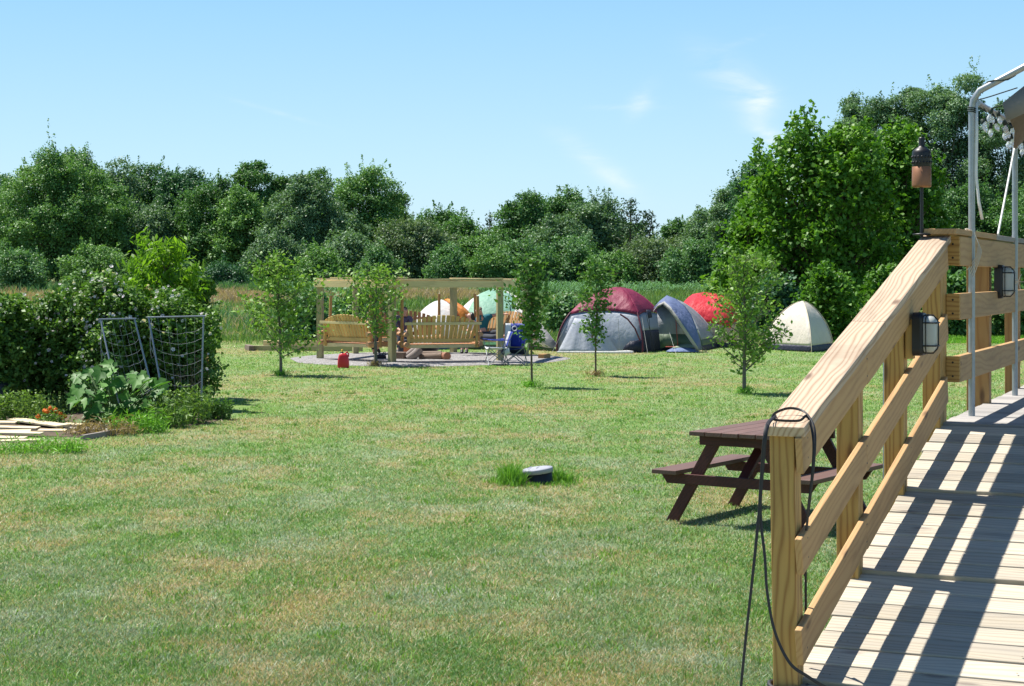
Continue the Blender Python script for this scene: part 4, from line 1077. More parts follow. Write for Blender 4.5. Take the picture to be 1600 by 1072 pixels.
# ---- vegetable bed
def bed():
    m, t, b = mat('soil'); pos = wpos(t); n = noise(t, pos, 8, 6, .7)
    t.links.new(ramp(t, n, [(.3, (.06, .045, .028)), (.6, (.13, .095, .06)), (.8, (.20, .16, .10))]), b.inputs['Base Color']); b.inputs['Roughness'].default_value = 1
    bump(t, b, n, .8, .04)
    mb = MB(); rows = []
    out = [(-60, 700), (-60, 690), (60, 682), (130, 684), (200, 676), (260, 668), (320, 664), (352, 654)]
    front = [G(x, y) for x, y in out]
    back = [Vector((p.x * 1.20 - .3, p.y + 4.6, 0)) for p in front]
    for k in range(6):
        rows.append([f.lerp(bk, k / 5) + UP * (.008 if k in (0, 5) else .03) for f, bk in zip(front, back)])
    mb.grid(rows); tag(mb.build('garden_bed', m, wc=False), 'soil of the vegetable bed', kind='structure')
bed()
def frame_net(tl, tr_, bl, br, label, seed):
    """steel tube frame leaning over the bed with sagging pea netting"""
    root = empty('trellis_frame', (bl + br) / 2, label, 'trellis', 'netted tube frames leaning in the vegetable bed')
    mb = MB(); mb.tube([bl, tl], .013, 8); mb.build('side_tube', STEEL_B, root); mb = MB(); mb.tube([br, tr_], .013, 8); mb.build('side_tube', STEEL_B, root)
    mb = MB(); mb.tube([tl + (tl - tr_).normalized() * .03, tr_ + (tr_ - tl).normalized() * .03], .012, 8); mb.build('top_tube', STEEL_B, root)
    mb = MB(); r = random.Random(seed); nx, ny = 6, 8; g = {}
    for i in range(nx + 1):
        for j in range(ny + 1):
            a = i / nx; c = j / ny
            p = tl.lerp(tr_, a).lerp(bl.lerp(br, a), c * .86 + (.0 if i in (0, nx) else .02 + .05 * math.sin(a * math.pi) + r.uniform(-.008, .008)))
            if j == 0: p = tl.lerp(tr_, a)
            g[i, j] = p + Vector((0, r.uniform(-.02, .02), 0))
    for j in range(1, ny + 1): mb.tube([g[i, j] for i in range(nx + 1)], .0018, 4, cap=False)
    for i in range(1, nx): mb.tube([g[i, j] for j in range(ny + 1)], .0012, 4, cap=False)
    mb.build('netting', NETM, root)
    mb = MB(); k = tl.lerp(tr_, .06)
    mb.tube([k, k + Vector((-.015, -.02, -.2)), k + Vector((-.02, -.02, -.42)), k + Vector((.04, -.02, -.55)), k + Vector((0, -.02, -.6)), k + Vector((-.02, -.02, -.45))], .004, 4); mb.build('cord', NETM, root)
STEEL_B = plain('blue_grey_tube', (.24, .275, .32), .45, .4, var=.25)
frame_net(P(157, 499, 24.9), P(210, 498, 25.3), P(191, 655, 24.2), P(246, 641, 25.0), 'left steel trellis frame with sagging net, tilted to the right', 1)
frame_net(P(232, 496, 25.4), P(318, 494, 25.6), P(259, 644, 25.0), P(314, 651, 25.5), 'right wider steel trellis frame with sagging net', 2)

def squash():
    Y = 24.4; s = Y / FOC; X = (175 - 800) * s; root = empty('squash_plant', (X, Y, 0), 'big-leaved squash plant spilling round the left trellis frame', 'plant')
    r = random.Random(5); V = []; F = []; rn = []; cl = []; st = MB()
    def big(c, size, nd, dr, tone):
        nd = Vector(nd).normalized(); a = (Vector(dr) - nd * Vector(dr).dot(nd)).normalized(); b = nd.cross(a)
        out = [(-.15, 0), (-.30, .30), (.05, .50), (.22, .34), (.50, .42), (.55, .16), (.95, 0), (.55, -.16), (.50, -.42), (.22, -.34), (.05, -.50), (-.30, -.30)]
        i = len(V); V.append(c + nd * size * -.06)
        for (x, y) in out: V.append(c + a * x * size + b * y * size + nd * (-.25 * x * x + .12 * abs(y)) * size)
        n = len(out)
        for k in range(n): F.append((i, i + 1 + k, i + 1 + (k + 1) % n)); rn.append(r.random() * .35 + tone * .4); cl.append(tone)
    pts = []
    for k in range(120):
        x = r.uniform(118, 262); q = r.random(); ymax = 660 - (0 if x > 130 else 30); top = 566 + abs(x - 172) * .36; y = top + (ymax - top) * q ** 1.1
        pts.append((x, y))
    pts += [(142, 590), (136, 625), (128, 660), (150, 655), (158, 578), (176, 568), (122, 612), (170, 600), (214, 590)]
    for (x, y) in pts:
        c = P(x, y, Y + r.uniform(-.55, .5)); c.z = max(.06, c.z)
        big(c, r.uniform(.10, .26), (r.uniform(-.5, .3), r.uniform(-1.0, .1), r.uniform(.45, 1.1)), (r.uniform(-1, .8), r.uniform(-1, .2), r.uniform(-.7, .1)), r.random())
        st.tube([(X + r.uniform(-.25, .35), Y, 0), (c.x * .6 + X * .4, Y, c.z * .7), tuple(c)], [.012, .010, .007], 5, cap=False)
    me = npmesh('leaves', np.array([tuple(v) for v in V]), np.array(F), {'rnd': ('FACE', rn), 'clump': ('FACE', cl)})
    link('leaves', me, LEAF['squash'], root, True); st.build('stem', plain('green_stem', (.10, .18, .05), .6), root)
squash()
def herb(px, py, wpx, h, n, style, name, label, cat, seed, ls=.06, group=None, tall=False, dry=0, lw=.45):
    c0 = G(px, py); s = c0.y / FOC; W = wpx * s; r = np.random.default_rng(seed); root = empty(name, c0, label, cat, group)
    st = MB(); cen = []; cl = []
    for k in range(n):
        b_ = np.array([c0.x + r.uniform(-.5, .5) * W, c0.y + r.uniform(-.25, .3) * min(W, 1.4), 0]); hh = h * r.uniform(.55, 1.1)
        e = b_ + np.array([r.normal() * .10 * h, r.normal() * .10 * h, hh])
        st.tube([tuple(b_), tuple((b_ + e) / 2 + np.array([r.normal() * .01, 0, 0])), tuple(e)], [.004, .003, .0015], 3, cap=False)
        m = int(9 + hh * 34); t = r.uniform(.1, 1, m)[:, None]
        cen.append(b_ * (1 - t) + e * t + r.normal(size=(m, 3)) * ls * .5); cl.append(np.full(m, r.uniform()))
    leafmesh('leaves', np.concatenate(cen), ls, ls * lw, np.concatenate(cl), STRAW if dry else LEAF[style], root, up_bias=.1, outward=np.tile([0, 0, .5], (sum(len(c) for c in cen), 1)))
    st.build('stem', GSTEM if not dry else BARK_G, root); return root
GSTEM = plain('stem_green', (.10, .16, .05), .7)
herb(24, 662, 96, .42, 110, 'weed', 'garden_plant', 'bright green bushy herb behind the lumber pile at the left edge', 'plant', 1)
herb(85, 648, 90, .30, 60, 'weed', 'garden_plant', 'low pale herbs behind the big marigold', 'plant', 2)
herb(30, 640, 60, .62, 30, 'weed', 'garden_plant', 'seedy weed beside the black barrel', 'plant', 3, ls=.045)
herb(285, 662, 84, .50, 90, 'weed', 'garden_plant', 'greyish weeds under the right trellis frame', 'plant', 4, ls=.07, lw=.3)
herb(262, 668, 60, .30, 50, 'weed', 'garden_plant', 'grassy weeds between the feet of the two trellis frames', 'plant', 5, ls=.12, lw=.14)
herb(338, 656, 44, .30, 80, 'fruitd', 'garden_plant', 'dark low plant at the right corner of the bed', 'plant', 6, ls=.055)
herb(215, 676, 80, .22, 60, 'tuft', 'garden_plant', 'grass tufts right of the small marigold', 'plant', 7, ls=.12, lw=.12)
herb(300, 645, 60, .85, 26, 'weed', 'dry_weed', 'tall brown seed stalks inside the right trellis frame', 'plant', 8, ls=.035, dry=1)
herb(160, 680, 110, .16, 70, 'weed', 'dry_weed', 'dry grass at the right end of the lumber pile', 'plant', 9, ls=.10, dry=1, lw=.12)
herb(60, 706, 150, .12, 80, 'tuft', 'garden_plant', 'grass fringe in front of the lumber pile', 'plant', 10, ls=.10, lw=.13)
herb(205, 640, 60, .75, 30, 'weed', 'dry_weed', 'withered yellow vine on the left trellis frame', 'plant', 11, ls=.05, dry=1)
herb(110, 640, 60, .5, 24, 'weed', 'garden_plant', 'thin pale weed between the hedge and the squash plant', 'plant', 12, ls=.05)
def marigold(px, py, fl, label, seed):
    Y = 23.9; s = Y / FOC; X = (px - 800) * s; root = empty('marigold', (X, Y, 0), label, 'flower', 'orange marigolds in the vegetable bed')
    r = np.random.default_rng(seed); W = (max(f[0] for f in fl) - min(f[0] for f in fl) + 20) * s
    n = int(900 * W / .8); c = np.stack([X + r.normal(size=n) * W * .25, Y + r.normal(size=n) * .12, np.abs(r.normal(size=n)) * .07 + r.uniform(0, .13, n)], 1)
    leafmesh('leaves', c, .045, .02, r.uniform(0, 1, n), LEAF['rose'], root)
    om = plain('orange_petals', (.85, .19, .012), .7, var=.3, vs=60, trans=.25)
    for (x, y) in fl:
        p = P(x, y, Y + r.uniform(-.12, .1)); mb = MB()
        for k in range(5):
            mb.lathe(p + Vector((0, 0, .008 * k)), [(.008 + .0, -.012), (.036 - .006 * k, .004 + .002 * k), (.030 - .006 * k, .014)], 13)
        mb.ball(p + Vector((0, 0, .01)), .034, 9, 6, (1, 1, .8), .22); bo = mb.build('blossom', om, root)
        st = MB(); st.tube([(p.x, p.y, 0), tuple(p)], .003, 4); st.build('stem', GSTEM, bo)
marigold(82, 665, [(60, 652), (70, 643), (76, 646), (73, 644), (79, 639), (87, 642), (88, 647), (94, 648), (97, 654), (101, 652)], 'larger orange marigold clump behind the lumber pile', 1)
marigold(174, 665, [(170, 660), (174, 657), (178, 656)], 'small orange marigold under the squash leaves', 2)

def tuft_round(cx, cy, rad, h, n, label, seed, blade=.008):
    r = np.random.default_rng(seed); a = r.uniform(0, 6.28, n); q = rad * np.sqrt(r.uniform(0, 1, n)) ; x = cx + np.cos(a) * q * 1.35; y = cy + np.sin(a) * q
    hh = h * r.uniform(.35, 1.1, n) * (1.15 - .55 * q / rad); return x, y, hh
# ------------------------------------------------------------------ swing frame round the fire pit
HC = Vector((-2.2, 43.5, 0)); HR = 2.65; PH = 16
def hv(a, r=HR, z=0): return HC + Vector((math.cos(R(a)) * r, math.sin(R(a)) * r, z))
VA = [196, 256, 316, 16, 76, 136]
def swing_frame():
    root = empty('swing_frame', HC, 'six-sided timber frame of posts and beams around the fire pit', 'swing frame')
    for a in VA:
        mb = MB(); mb.board(hv(a, z=-.3), hv(a, z=1.965), .145, .145, up=hv(a + 90 - 30, 1) - HC); mb.build('post', W_TREAT, root, bevel=.006)
    for i, a in enumerate(VA):
        b = VA[(i + 1) % 6]; p, q = hv(a), hv(b); d = (q - p).normalized(); off = (hv(a + 30, 1) - HC) * .10
        mb = MB(); mb.board(p - d * .09 + off + UP * 1.885, q + d * .02 + off + UP * 1.885, .04, .16); mb.build('beam', W_BEAM, root, bevel=.004)
    for i, a in enumerate(VA):
        b = VA[(i + 1) % 6]; p, q = hv(a), hv(b); d = (q - p).normalized()
        mb = MB(); mb.board(p - d * .04 + UP * (1.985), q + d * .06 + UP * (1.985 + (.028 if i % 2 else .0)), .19, .032); mb.build('top_board', W_BEAM, root, bevel=.003)
    mb = MB(); p, q = hv(196), hv(256); d = (q - p).normalized(); mb.board(p + d * .45 + UP * 2.035, q + d * .5 + UP * 2.045, .14, .03); mb.build('top_board', W_BEAM, root)
swing_frame()
def swing(am, label, shift=0, wood_m=None, tilt=0, first=[None]):
    wm = wood_m or W_SWING
    n = hv(am, 1) - HC; t = Vector((-n.y, n.x, 0)); ctr = hv(am, HR * .866) + t * shift
    root = empty('porch_swing', ctr + UP * .4, label, 'swing', 'bench swings hung round the fire pit')
    def S(x, y, z):   # x along the bench, y towards the fire
        return ctr + t * x - n * y + UP * z
    sl = MB(); ns = 15
    for i in range(ns):
        x = (i - (ns - 1) / 2) * .107; top = 1.155 - .17 * (abs(x) / .75) ** 2.2; x2 = x * 1.10
        sl.board(S(x * .93, -.20, .50), S(x2, -.20 - .36 * (top - .5), top), .082, .02, up=-n)
    sl.build('back_slats', wm, root)
    mb = MB(); mb.board(S(-.93, -.395, .955), S(.93, -.395, .955), .045, .065); mb.build('back_rail', W_BEAM, root, bevel=.004)
    mb = MB(); mb.board(S(-.80, -.26, .555), S(.80, -.26, .555), .04, .085); mb.build('lower_back_rail', wm, root)
    mb = MB(); mb.board(S(-.86, -.26, .415), S(.86, -.26, .415), .05, .075); mb.build('seat_rail', W_BEAM, root)
    mb = MB(); mb.board(S(-.86, .30, .415), S(.86, .30, .415), .05, .075); mb.build('seat_rail', W_BEAM, root)
    sl = MB()
    for i in range(6): sl.board(S(-.82, -.19 + i * .092, .455), S(.82, -.19 + i * .092, .455), .078, .02)
    sl.build('seat_slats', W_ORNG, root)
    for s in (-1, 1):
        mb = MB(); mb.board(S(s * .83, -.33, .38), S(s * .83, -.33, .94), .07, .06, up=t); mb.build('side_post', wm, root)
        for z in (.70, .47):
            mb = MB(); mb.tube([S(s * .90, -.48, z), S(s * .90, .0, z), S(s * .90, .42, z)], [.055, .058, .052], 12); mb.build('arm_log' if z > .6 else 'base_log', LOGEND, root)
        mb = MB(); mb.tube([S(s * .935, -.10, .38), S(s * .93, -.08, 1.0), S(s * .925, -.06, 1.60)], [.042, .038, .036], 8); upo = mb.build('upright', W_ORNG2, root)
        ch = MB(); a = S(s * .925, -.06, 1.60); b = ctr + t * (s * .925) + UP * 1.80
        for k in range(7):
            c = a.lerp(b, k / 6); u = t if k % 2 else n
            ch.tube([c + UP * .024, c + u * .012, c - UP * .024, c - u * .012], .0035, 4, closed=True)
        ch.build('chain', STEEL, upo)
    return root
LOGEND = wood('peeled_log', (.58, .33, .17), (.30, .13, .06), ring=120)
swing(286, 'bench swing nearest the camera, its slatted back turned to us above the logs', -.17)
swing(226, 'bench swing on the left side of the frame, behind the red petrol can', .08)
swing(46, 'bench swing on the far right side, with the embracing couple on it', -.35, W_ORNG2)
swing(106, 'reddish bench swing across the fire pit, before the white and orange tent', -.02, W_ORNG)
def fire_pit():
    g = 'logs and blocks lying round the fire pit'
    def log(pts, r, m, label, n=14):
        mb = MB(); mb.tube(pts, r, n); tag(mb.build('log', m, None, False), label, 'log', g)
    mb = MB(); a, b = P(616, 556, 42.7), P(636, 557, 42.5); a.z = b.z = .125; mb.board(a, b, .3, .16); tag(mb.build('timber_block', LOGM, None, False, bevel=.01), 'squared timber block at the left end of the fire logs', 'timber', g)
    log([P(634, 557, 42.5), P(645, 549, 42.5), P(655, 543, 42.6)], [.07, .085, .08], LOGG, 'grey split log leaning up, upper one of the crossed pair')
    log([P(637, 561, 42.3), P(647, 555, 42.3), P(656, 546, 42.4)], [.085, .105, .095], LOGG, 'grey log leaning in front of the crossed pair')
    log([P(657, 559, 42.5), P(675, 558, 42.4), P(691, 556.5, 42.3)], [.10, .105, .09], LOGM, 'long charred log lying on the gravel at the front')
    log([P(660, 553.5, 42.8), P(690, 553, 42.7)], .075, LOGM, 'charred log lying behind the long front one')
    log([P(690, 556.5, 42.5), P(699, 556.5, 42.1)], .095, LOGEND2, 'short red-brown log showing its round cut end', 16)
    root = empty('fire_bowl', (-2.2, 43.4, 0), 'black steel fire bowl standing behind the logs', 'fire bowl')
    mb = MB(); mb.lathe((-2.2, 43.4, .12), [(.02, 0), (.22, .03), (.34, .12), (.36, .19), (.39, .19), (.38, .17), (.35, .10), (.22, .01), (.02, -.02)], 28); mb.build('bowl', BLK, root)
    for k in range(4):
        an = R(45 + 90 * k); mb = MB(); mb.tube([(-2.2 + .28 * math.cos(an), 43.4 + .28 * math.sin(an), .04), (-2.2 + .25 * math.cos(an), 43.4 + .25 * math.sin(an), .24)], .018, 6); mb.build('leg', BLK, root)
LOGEND2 = wood('cut_log', (.36, .17, .10), (.20, .08, .05), ring=150)
fire_pit()

# pale pack leaning at the far side
def pack():
    Y = 43.9; s = Y / FOC; b = Vector(((634 - 800) * s, Y, .045)); root = empty('camp_pack', b, 'dark grey round-topped pack with orange panel beside the seated person', 'pack')
    mb = MB(); pts = []
    for k in range(17):
        a = math.pi * k / 16; pts.append(b + Vector((math.cos(a) * .185, 0, .20 + math.sin(a) * .22)))
    pts = [b + Vector((.185, 0, 0))] + pts + [b + Vector((-.185, 0, 0))]
    mb.prism(pts, Vector((.02, .26, 0))); mb.build('shell', fabric('dark_grey_cloth', (.055, .06, .07), .05), root, bevel=.03)
    mb = MB(); pts = [b + Vector((math.cos(math.pi * k / 10) * .085 + .03, -.006, .20 + math.sin(math.pi * k / 10) * .11)) for k in range(11)]; pts = [b + Vector((.115, -.006, .10))] + pts + [b + Vector((-.055, -.006, .10))]
    mb.prism(pts, Vector((0, .02, 0))); mb.build('front_panel', fabric('orange_cloth', (.80, .26, .10), .1), root)
pack()

# ------------------------------------------------------------------ tents
def cut(n, c, **k): return fabric(n, c, **k)
T_WHITE = cut('tent_white', (.80, .80, .78), trans=.35); T_ORANGE = cut('tent_orange', (.80, .30, .06), trans=.3); T_GREY = cut('tent_grey', (.34, .36, .38), trans=.2)
T_GREEN = cut('tent_mint', (.34, .60, .45), trans=.35); T_STONE = cut('tent_stone', (.55, .54, .52), trans=.3); T_MAROON = cut('tent_maroon', (.30, .035, .085), trans=.25, wr=.45)
T_PALE = cut('tent_pale_blue_grey', (.52, .56, .63), trans=.3, wr=.3); T_NAVY = cut('tent_navy', (.022, .027, .05), trans=.05); T_BLUE = cut('tent_blue', (.17, .215, .37), trans=.25, wr=.7)
T_OLIVE = cut('tent_olive', (.10, .15, .09), trans=.1); T_RED = cut('tent_red', (.80, .05, .07), trans=.35, wr=.6); T_BEIGE = cut('tent_beige', (.76, .70, .60), trans=.28); T_SKIN = cut('tent_sand', (.62, .46, .36), trans=.25)
T_BLUEG = cut('tent_ground_sheet', (.16, .22, .38), trans=.05); GREYT0 = plain('pale_cord', (.5, .5, .48), .7); POLE_M = plain('maroon_pole', (.10, .015, .03), .5)
def tent(label, corners, apex, bands, p=1.8, q=.75, sag=.05, drop=0, poles=None, group='tents pitched on the lawn', cat='tent', lift=None):
    """corners: ground points; apex: top; bands per side: [(s0, s1, material, part name)]"""
    cs = [Vector(c) for c in corners]; ap = Vector(apex); c0 = sum(cs, Vector()) / len(cs); H = ap.z; root = empty('tent', (c0.x, c0.y, 0), label, cat, group)
    base = Vector((ap.x, ap.y, 0)); nC = len(cs)
    def rib(i, s):
        r = (1 - min(1, s) ** p) ** q; b = base.lerp(cs[i % nC], r); return Vector((b.x, b.y, H * s))
    for i in range(nC):
        for (s0, s1, m, nm) in bands[i % len(bands)]:
            rows = []; nr = max(3, int((s1 - s0) * 22)); nk = 10
            for a in range(nr + 1):
                row = []
                for k in range(nk + 1):
                    u = k / nk; e = abs(2 * u - 1) ** 2.5
                    d0 = drop * e if .35 < s0 < .9 else 0; d1 = drop * e if .35 < s1 < .9 else 0
                    sa = (s0 - d0) + ((s1 - d1) - (s0 - d0)) * a / nr
                    A, B = rib(i, sa), rib(i + 1, sa); pt = A.lerp(B, u); inn = (base + UP * pt.z - pt)
                    sg = sag * math.sin(math.pi * u) * math.sin(math.pi * min(1, sa * 1.02)) ** .5 * (A - B).length
                    wob = .006 * math.sin(u * 31 + sa * 9 + i) * math.sin(math.pi * u)
                    if inn.length > 1e-3: pt = pt + inn.normalized() * (sg + wob)
                    if s0 >= .35 and nm in ('fly', 'roof'): pt = pt - (inn.normalized() if inn.length > 1e-3 else UP) * .022 + UP * .012
                    row.append(pt)
                rows.append(row)
            mb = MB(); mb.grid(rows); mb.build(nm, m, root, solid=.004)
    if poles:
        for i in range(nC):
            mb = MB(); pts = []
            for a in range(15):
                s = poles[1] * a / 14; pt = rib(i, s); out = (pt - base - UP * pt.z); pts.append(pt + (out.normalized() * .022 if out.length > 1e-3 else UP * .02))
            mb.tube(pts, poles[2] if len(poles) > 2 else .016, 6); mb.build('pole', poles[0], root)
    rp = MB()
    for c in cs:
        o = (c - base).normalized(); rp.tube([c + o * .02 + UP * .02, c + o * .10], .004, 4)
    rp.build('peg_loop', BLK, root)
    return root
def g2(px, Y, z=0): return Vector(((px - 800) * Y / FOC, Y, z))
beige = tent('beige dome tent with navy skirt at the right, under the maples', [g2(1268, 47.0), g2(1301, 48.8), g2(1236, 50.5), g2(1194, 48.7)], P(1254, 470, 48.7),
     [[(0, .13, T_NAVY, 'skirt'), (.13, 1, T_BEIGE, 'wall')]], p=1.95, q=.72, sag=.03, poles=(plain('sand_seam', (.58, .50, .36), .7), .99, .010))
tent('white and orange dome tent seen over the nearest bench swing', [g2(728, 49.0), g2(744, 50.6), g2(706, 52.2), g2(655, 51.8), g2(636, 50.0), g2(676, 48.6)], P(690, 468, 50.3),
     [[(0, .22, T_GREY, 'skirt'), (.22, .55, T_GREY, 'wall'), (.55, 1, T_ORANGE, 'fly')], [(0, .3, T_GREY, 'skirt'), (.3, 1, T_ORANGE, 'fly')], [(0, .22, T_GREY, 'skirt'), (.22, 1, T_WHITE, 'fly')], [(0, .22, T_GREY, 'skirt'), (.22, 1, T_WHITE, 'fly')], [(0, .22, T_GREY, 'skirt'), (.22, 1, T_WHITE, 'fly')], [(0, .22, T_BLUEG, 'skirt'), (.22, 1, T_WHITE, 'fly')]], p=2.0, q=.62, sag=.0)
def stripe(mb_pts, name, m, root, solid=.006):
    mb = MB(); mb.grid(mb_pts); return mb.build(name, m, root, solid=solid)
def orange_stripe():
    root = [o for o in bpy.data.objects if o.get('label', '').startswith('white and orange')][0]
    L1 = [(694, 467.5), (708, 475), (716, 487), (721, 502), (724, 525)]; R1 = [(706, 468), (722, 477), (735, 489), (741, 505), (745, 525)]
    stripe([[P(x, y, 48.9 - .0 * i + (.75 if i == 0 else .35 if i == 1 else .1)) for i, (x, y) in enumerate(L1)], [P((a + c) / 2, (b_ + d) / 2 - 1, 48.8 + (.75 if i == 0 else .4 if i == 1 else .1)) for i, ((a, b_), (c, d)) in enumerate(zip(L1, R1))], [P(x, y, 49.2 + (.6 if i == 0 else .3 if i == 1 else 0)) for i, (x, y) in enumerate(R1)]], 'orange_stripe', T_ORANGE, root)
orange_stripe()
tg = tent('large mint green and white tent behind the couple on the swing', [g2(800, 48.9), g2(846, 50.4), g2(826, 53.0), g2(745, 53.2), g2(700, 51.2), g2(738, 49.2)], P(777, 451, 51.0),
     [[(0, .14, T_GREY, 'skirt'), (.14, 1, T_WHITE, 'fly')], [(0, 1, T_WHITE, 'fly')], [(0, 1, T_STONE, 'fly')], [(0, 1, T_WHITE, 'fly')], [(0, .2, T_GREY, 'skirt'), (.2, 1, T_WHITE, 'fly')], [(0, .12, T_GREY, 'skirt'), (.12, 1, T_GREEN, 'fly')]], p=2.1, q=.62, sag=.0)
def green_extras():
    # mint front panel between the two white arches, and the pale wing pegged out to the right
    L1 = [(768, 451.5), (750, 459), (737, 474), (728, 494), (722, 520), (720, 540)]; R1 = [(784, 452), (797, 460), (806, 474), (813, 494), (818, 520), (820, 540)]
    rows = []
    for k in range(9):
        u = k / 8; rows.append([P(a + (c - a) * u, b_ + (d - b_) * u - math.sin(math.pi * u) * (1.5 if i else 0), 48.75 + (1.9, 1.15, .7, .35, .12, 0)[i] - .12 * math.sin(math.pi * u)) for i, ((a, b_), (c, d)) in enumerate(zip(L1, R1))])
    stripe(rows, 'green_panel', T_GREEN, tg)
    rows = []
    A = [P(806, 462, 50.2), P(824, 477, 49.4), P(847, 508, 48.5), P(873, 541, 47.6)]; B = [P(800, 466, 49.7), P(812, 492, 49.0), P(828, 520, 48.3), P(862, 544, 47.6)]; C_ = [P(796, 480, 49.2), P(800, 510, 48.7), P(812, 530, 48.4), P(836, 540, 48.3)]
    stripe([A, B], 'wing', T_STONE, tg); stripe([B, C_], 'wing', T_WHITE, tg)
    D_ = [P(806, 462, 50.3), P(826, 478, 50.6), P(850, 512, 50.2), P(873, 541, 47.6)]
    stripe([A, D_], 'wing', T_WHITE, tg)
green_extras()
tm = tent('maroon-roofed grey cabin tent with dark skirt, largest in the row', [g2(1004, 46.9), g2(1046, 48.6), g2(930, 50.2), g2(871, 47.4)], P(966, 447, 48.4),
     [[(0, .33, T_NAVY, 'skirt'), (.33, .60, T_PALE, 'wall'), (.60, 1, T_MAROON, 'roof')], [(0, .3, T_NAVY, 'skirt'), (.3, .62, T_PALE, 'wall'), (.62, 1, T_MAROON, 'roof')], [(0, .3, T_NAVY, 'skirt'), (.3, .62, T_PALE, 'wall'), (.62, 1, T_MAROON, 'roof')], [(0, .62, T_PALE, 'wall'), (.62, 1, T_MAROON, 'roof')]], p=2.3, q=.70, sag=.02, drop=.06, poles=(POLE_M, .60, .024))
def maroon_extras():
    rows = [[P(1003, 531, 46.8), P(1003, 553, 46.8)], [P(985, 533, 46.75), P(985, 553.5, 46.75)], [P(976, 541, 46.75), P(970, 553, 46.75)]]
    stripe(rows, 'skirt', T_NAVY, tm)
    # door flap pulled out to the left peg, with long folds
    rows = []
    for k in range(13):
        u = k / 12; top = P(898 + 34 * u, 497 + 4 * u, 47.25 - .25 * u); bot = P(871 + 98 * u, 551 + 2.5 * u, 46.9 - .15 * math.sin(u * math.pi) - .0)
        rows.append([top.lerp(bot, j / 8) + Vector((0, .05 * math.sin(k * 1.9 + .3) * (j / 8), 0)) for j in range(9)])
    stripe(rows, 'door_flap', T_PALE, tm)
    mb = MB(); pts = [P(870, 551, 46.6), P(900, 552.5, 46.5), P(935, 553.5, 46.4), P(960, 554.5, 46.3), P(985, 555, 46.4), P(989, 551, 46.5), P(980, 549, 46.6), P(962, 550.5, 46.5), P(940, 553, 46.5)]
    for p in pts: p.z = max(p.z, .03)
    mb.tube(pts, [.02, .025, .03, .035, .035, .03, .03, .03, .02], 6); mb.build('groundsheet_edge', T_WHITE, tm)
    mb = MB(); mb.tube([P(932, 505, 46.95), P(929, 515, 46.85), P(925, 528, 46.8)], .022, 6); mb.build('pole', POLE_M, tm)
    mb = MB(); mb.tube([P(969, 491, 46.75), P(981, 499, 46.7), P(992, 513, 46.68), P(1000, 532, 46.7)], .022, 6); mb.build('pole', POLE_M, tm)
    mb = MB(); mb.tube([P(966, 498, 46.72), P(967, 525, 46.7), P(968, 553, 46.68)], .006, 4); mb.build('door_zip', T_GREY, tm)
    for (a_, b_) in (((893, 492), (862, 553)), ((1046, 520), (1056, 553)), ((1003, 496), (1012, 556))):
        mb = MB(); e_ = P(b_[0], b_[1], 46.3); e_.z = .01; mb.tube([P(a_[0], a_[1], 47.0), e_], .004, 4); mb.build('guy_line', GREYT0, tm)
    for (x0, y0, x1, y1) in ((1008, 484, 1024, 552), (1013, 486, 1019, 550)):
        mb = MB(); mb.tube([P(x0, y0, 46.85), P(x1, y1, 46.75)], .007, 4); mb.build('guy_line', BLK, tm)
    rows = [[P(1010, 484, 46.95), P(1013, 498, 46.85)], [P(1017, 484, 47.1), P(1019, 496, 47.1)]]; stripe(rows, 'vent_flap', T_NAVY, tm)
maroon_extras()
tb = tent('grey and olive tent with a blue arched awning, right of the maroon tent', [g2(1098, 48.0), g2(1122, 50.0), g2(1055, 51.5), g2(1024, 48.8)], P(1058, 468, 49.4),
     [[(0, .10, T_NAVY, 'skirt'), (.10, .22, T_OLIVE, 'wall'), (.22, 1, T_GREY, 'wall')], [(0, .12, T_NAVY, 'skirt'), (.12, 1, T_GREY, 'wall')], [(0, 1, T_GREY, 'wall')], [(0, .40, T_OLIVE, 'wall'), (.40, 1, T_GREY, 'wall')]], p=1.7, q=.8, sag=.01)
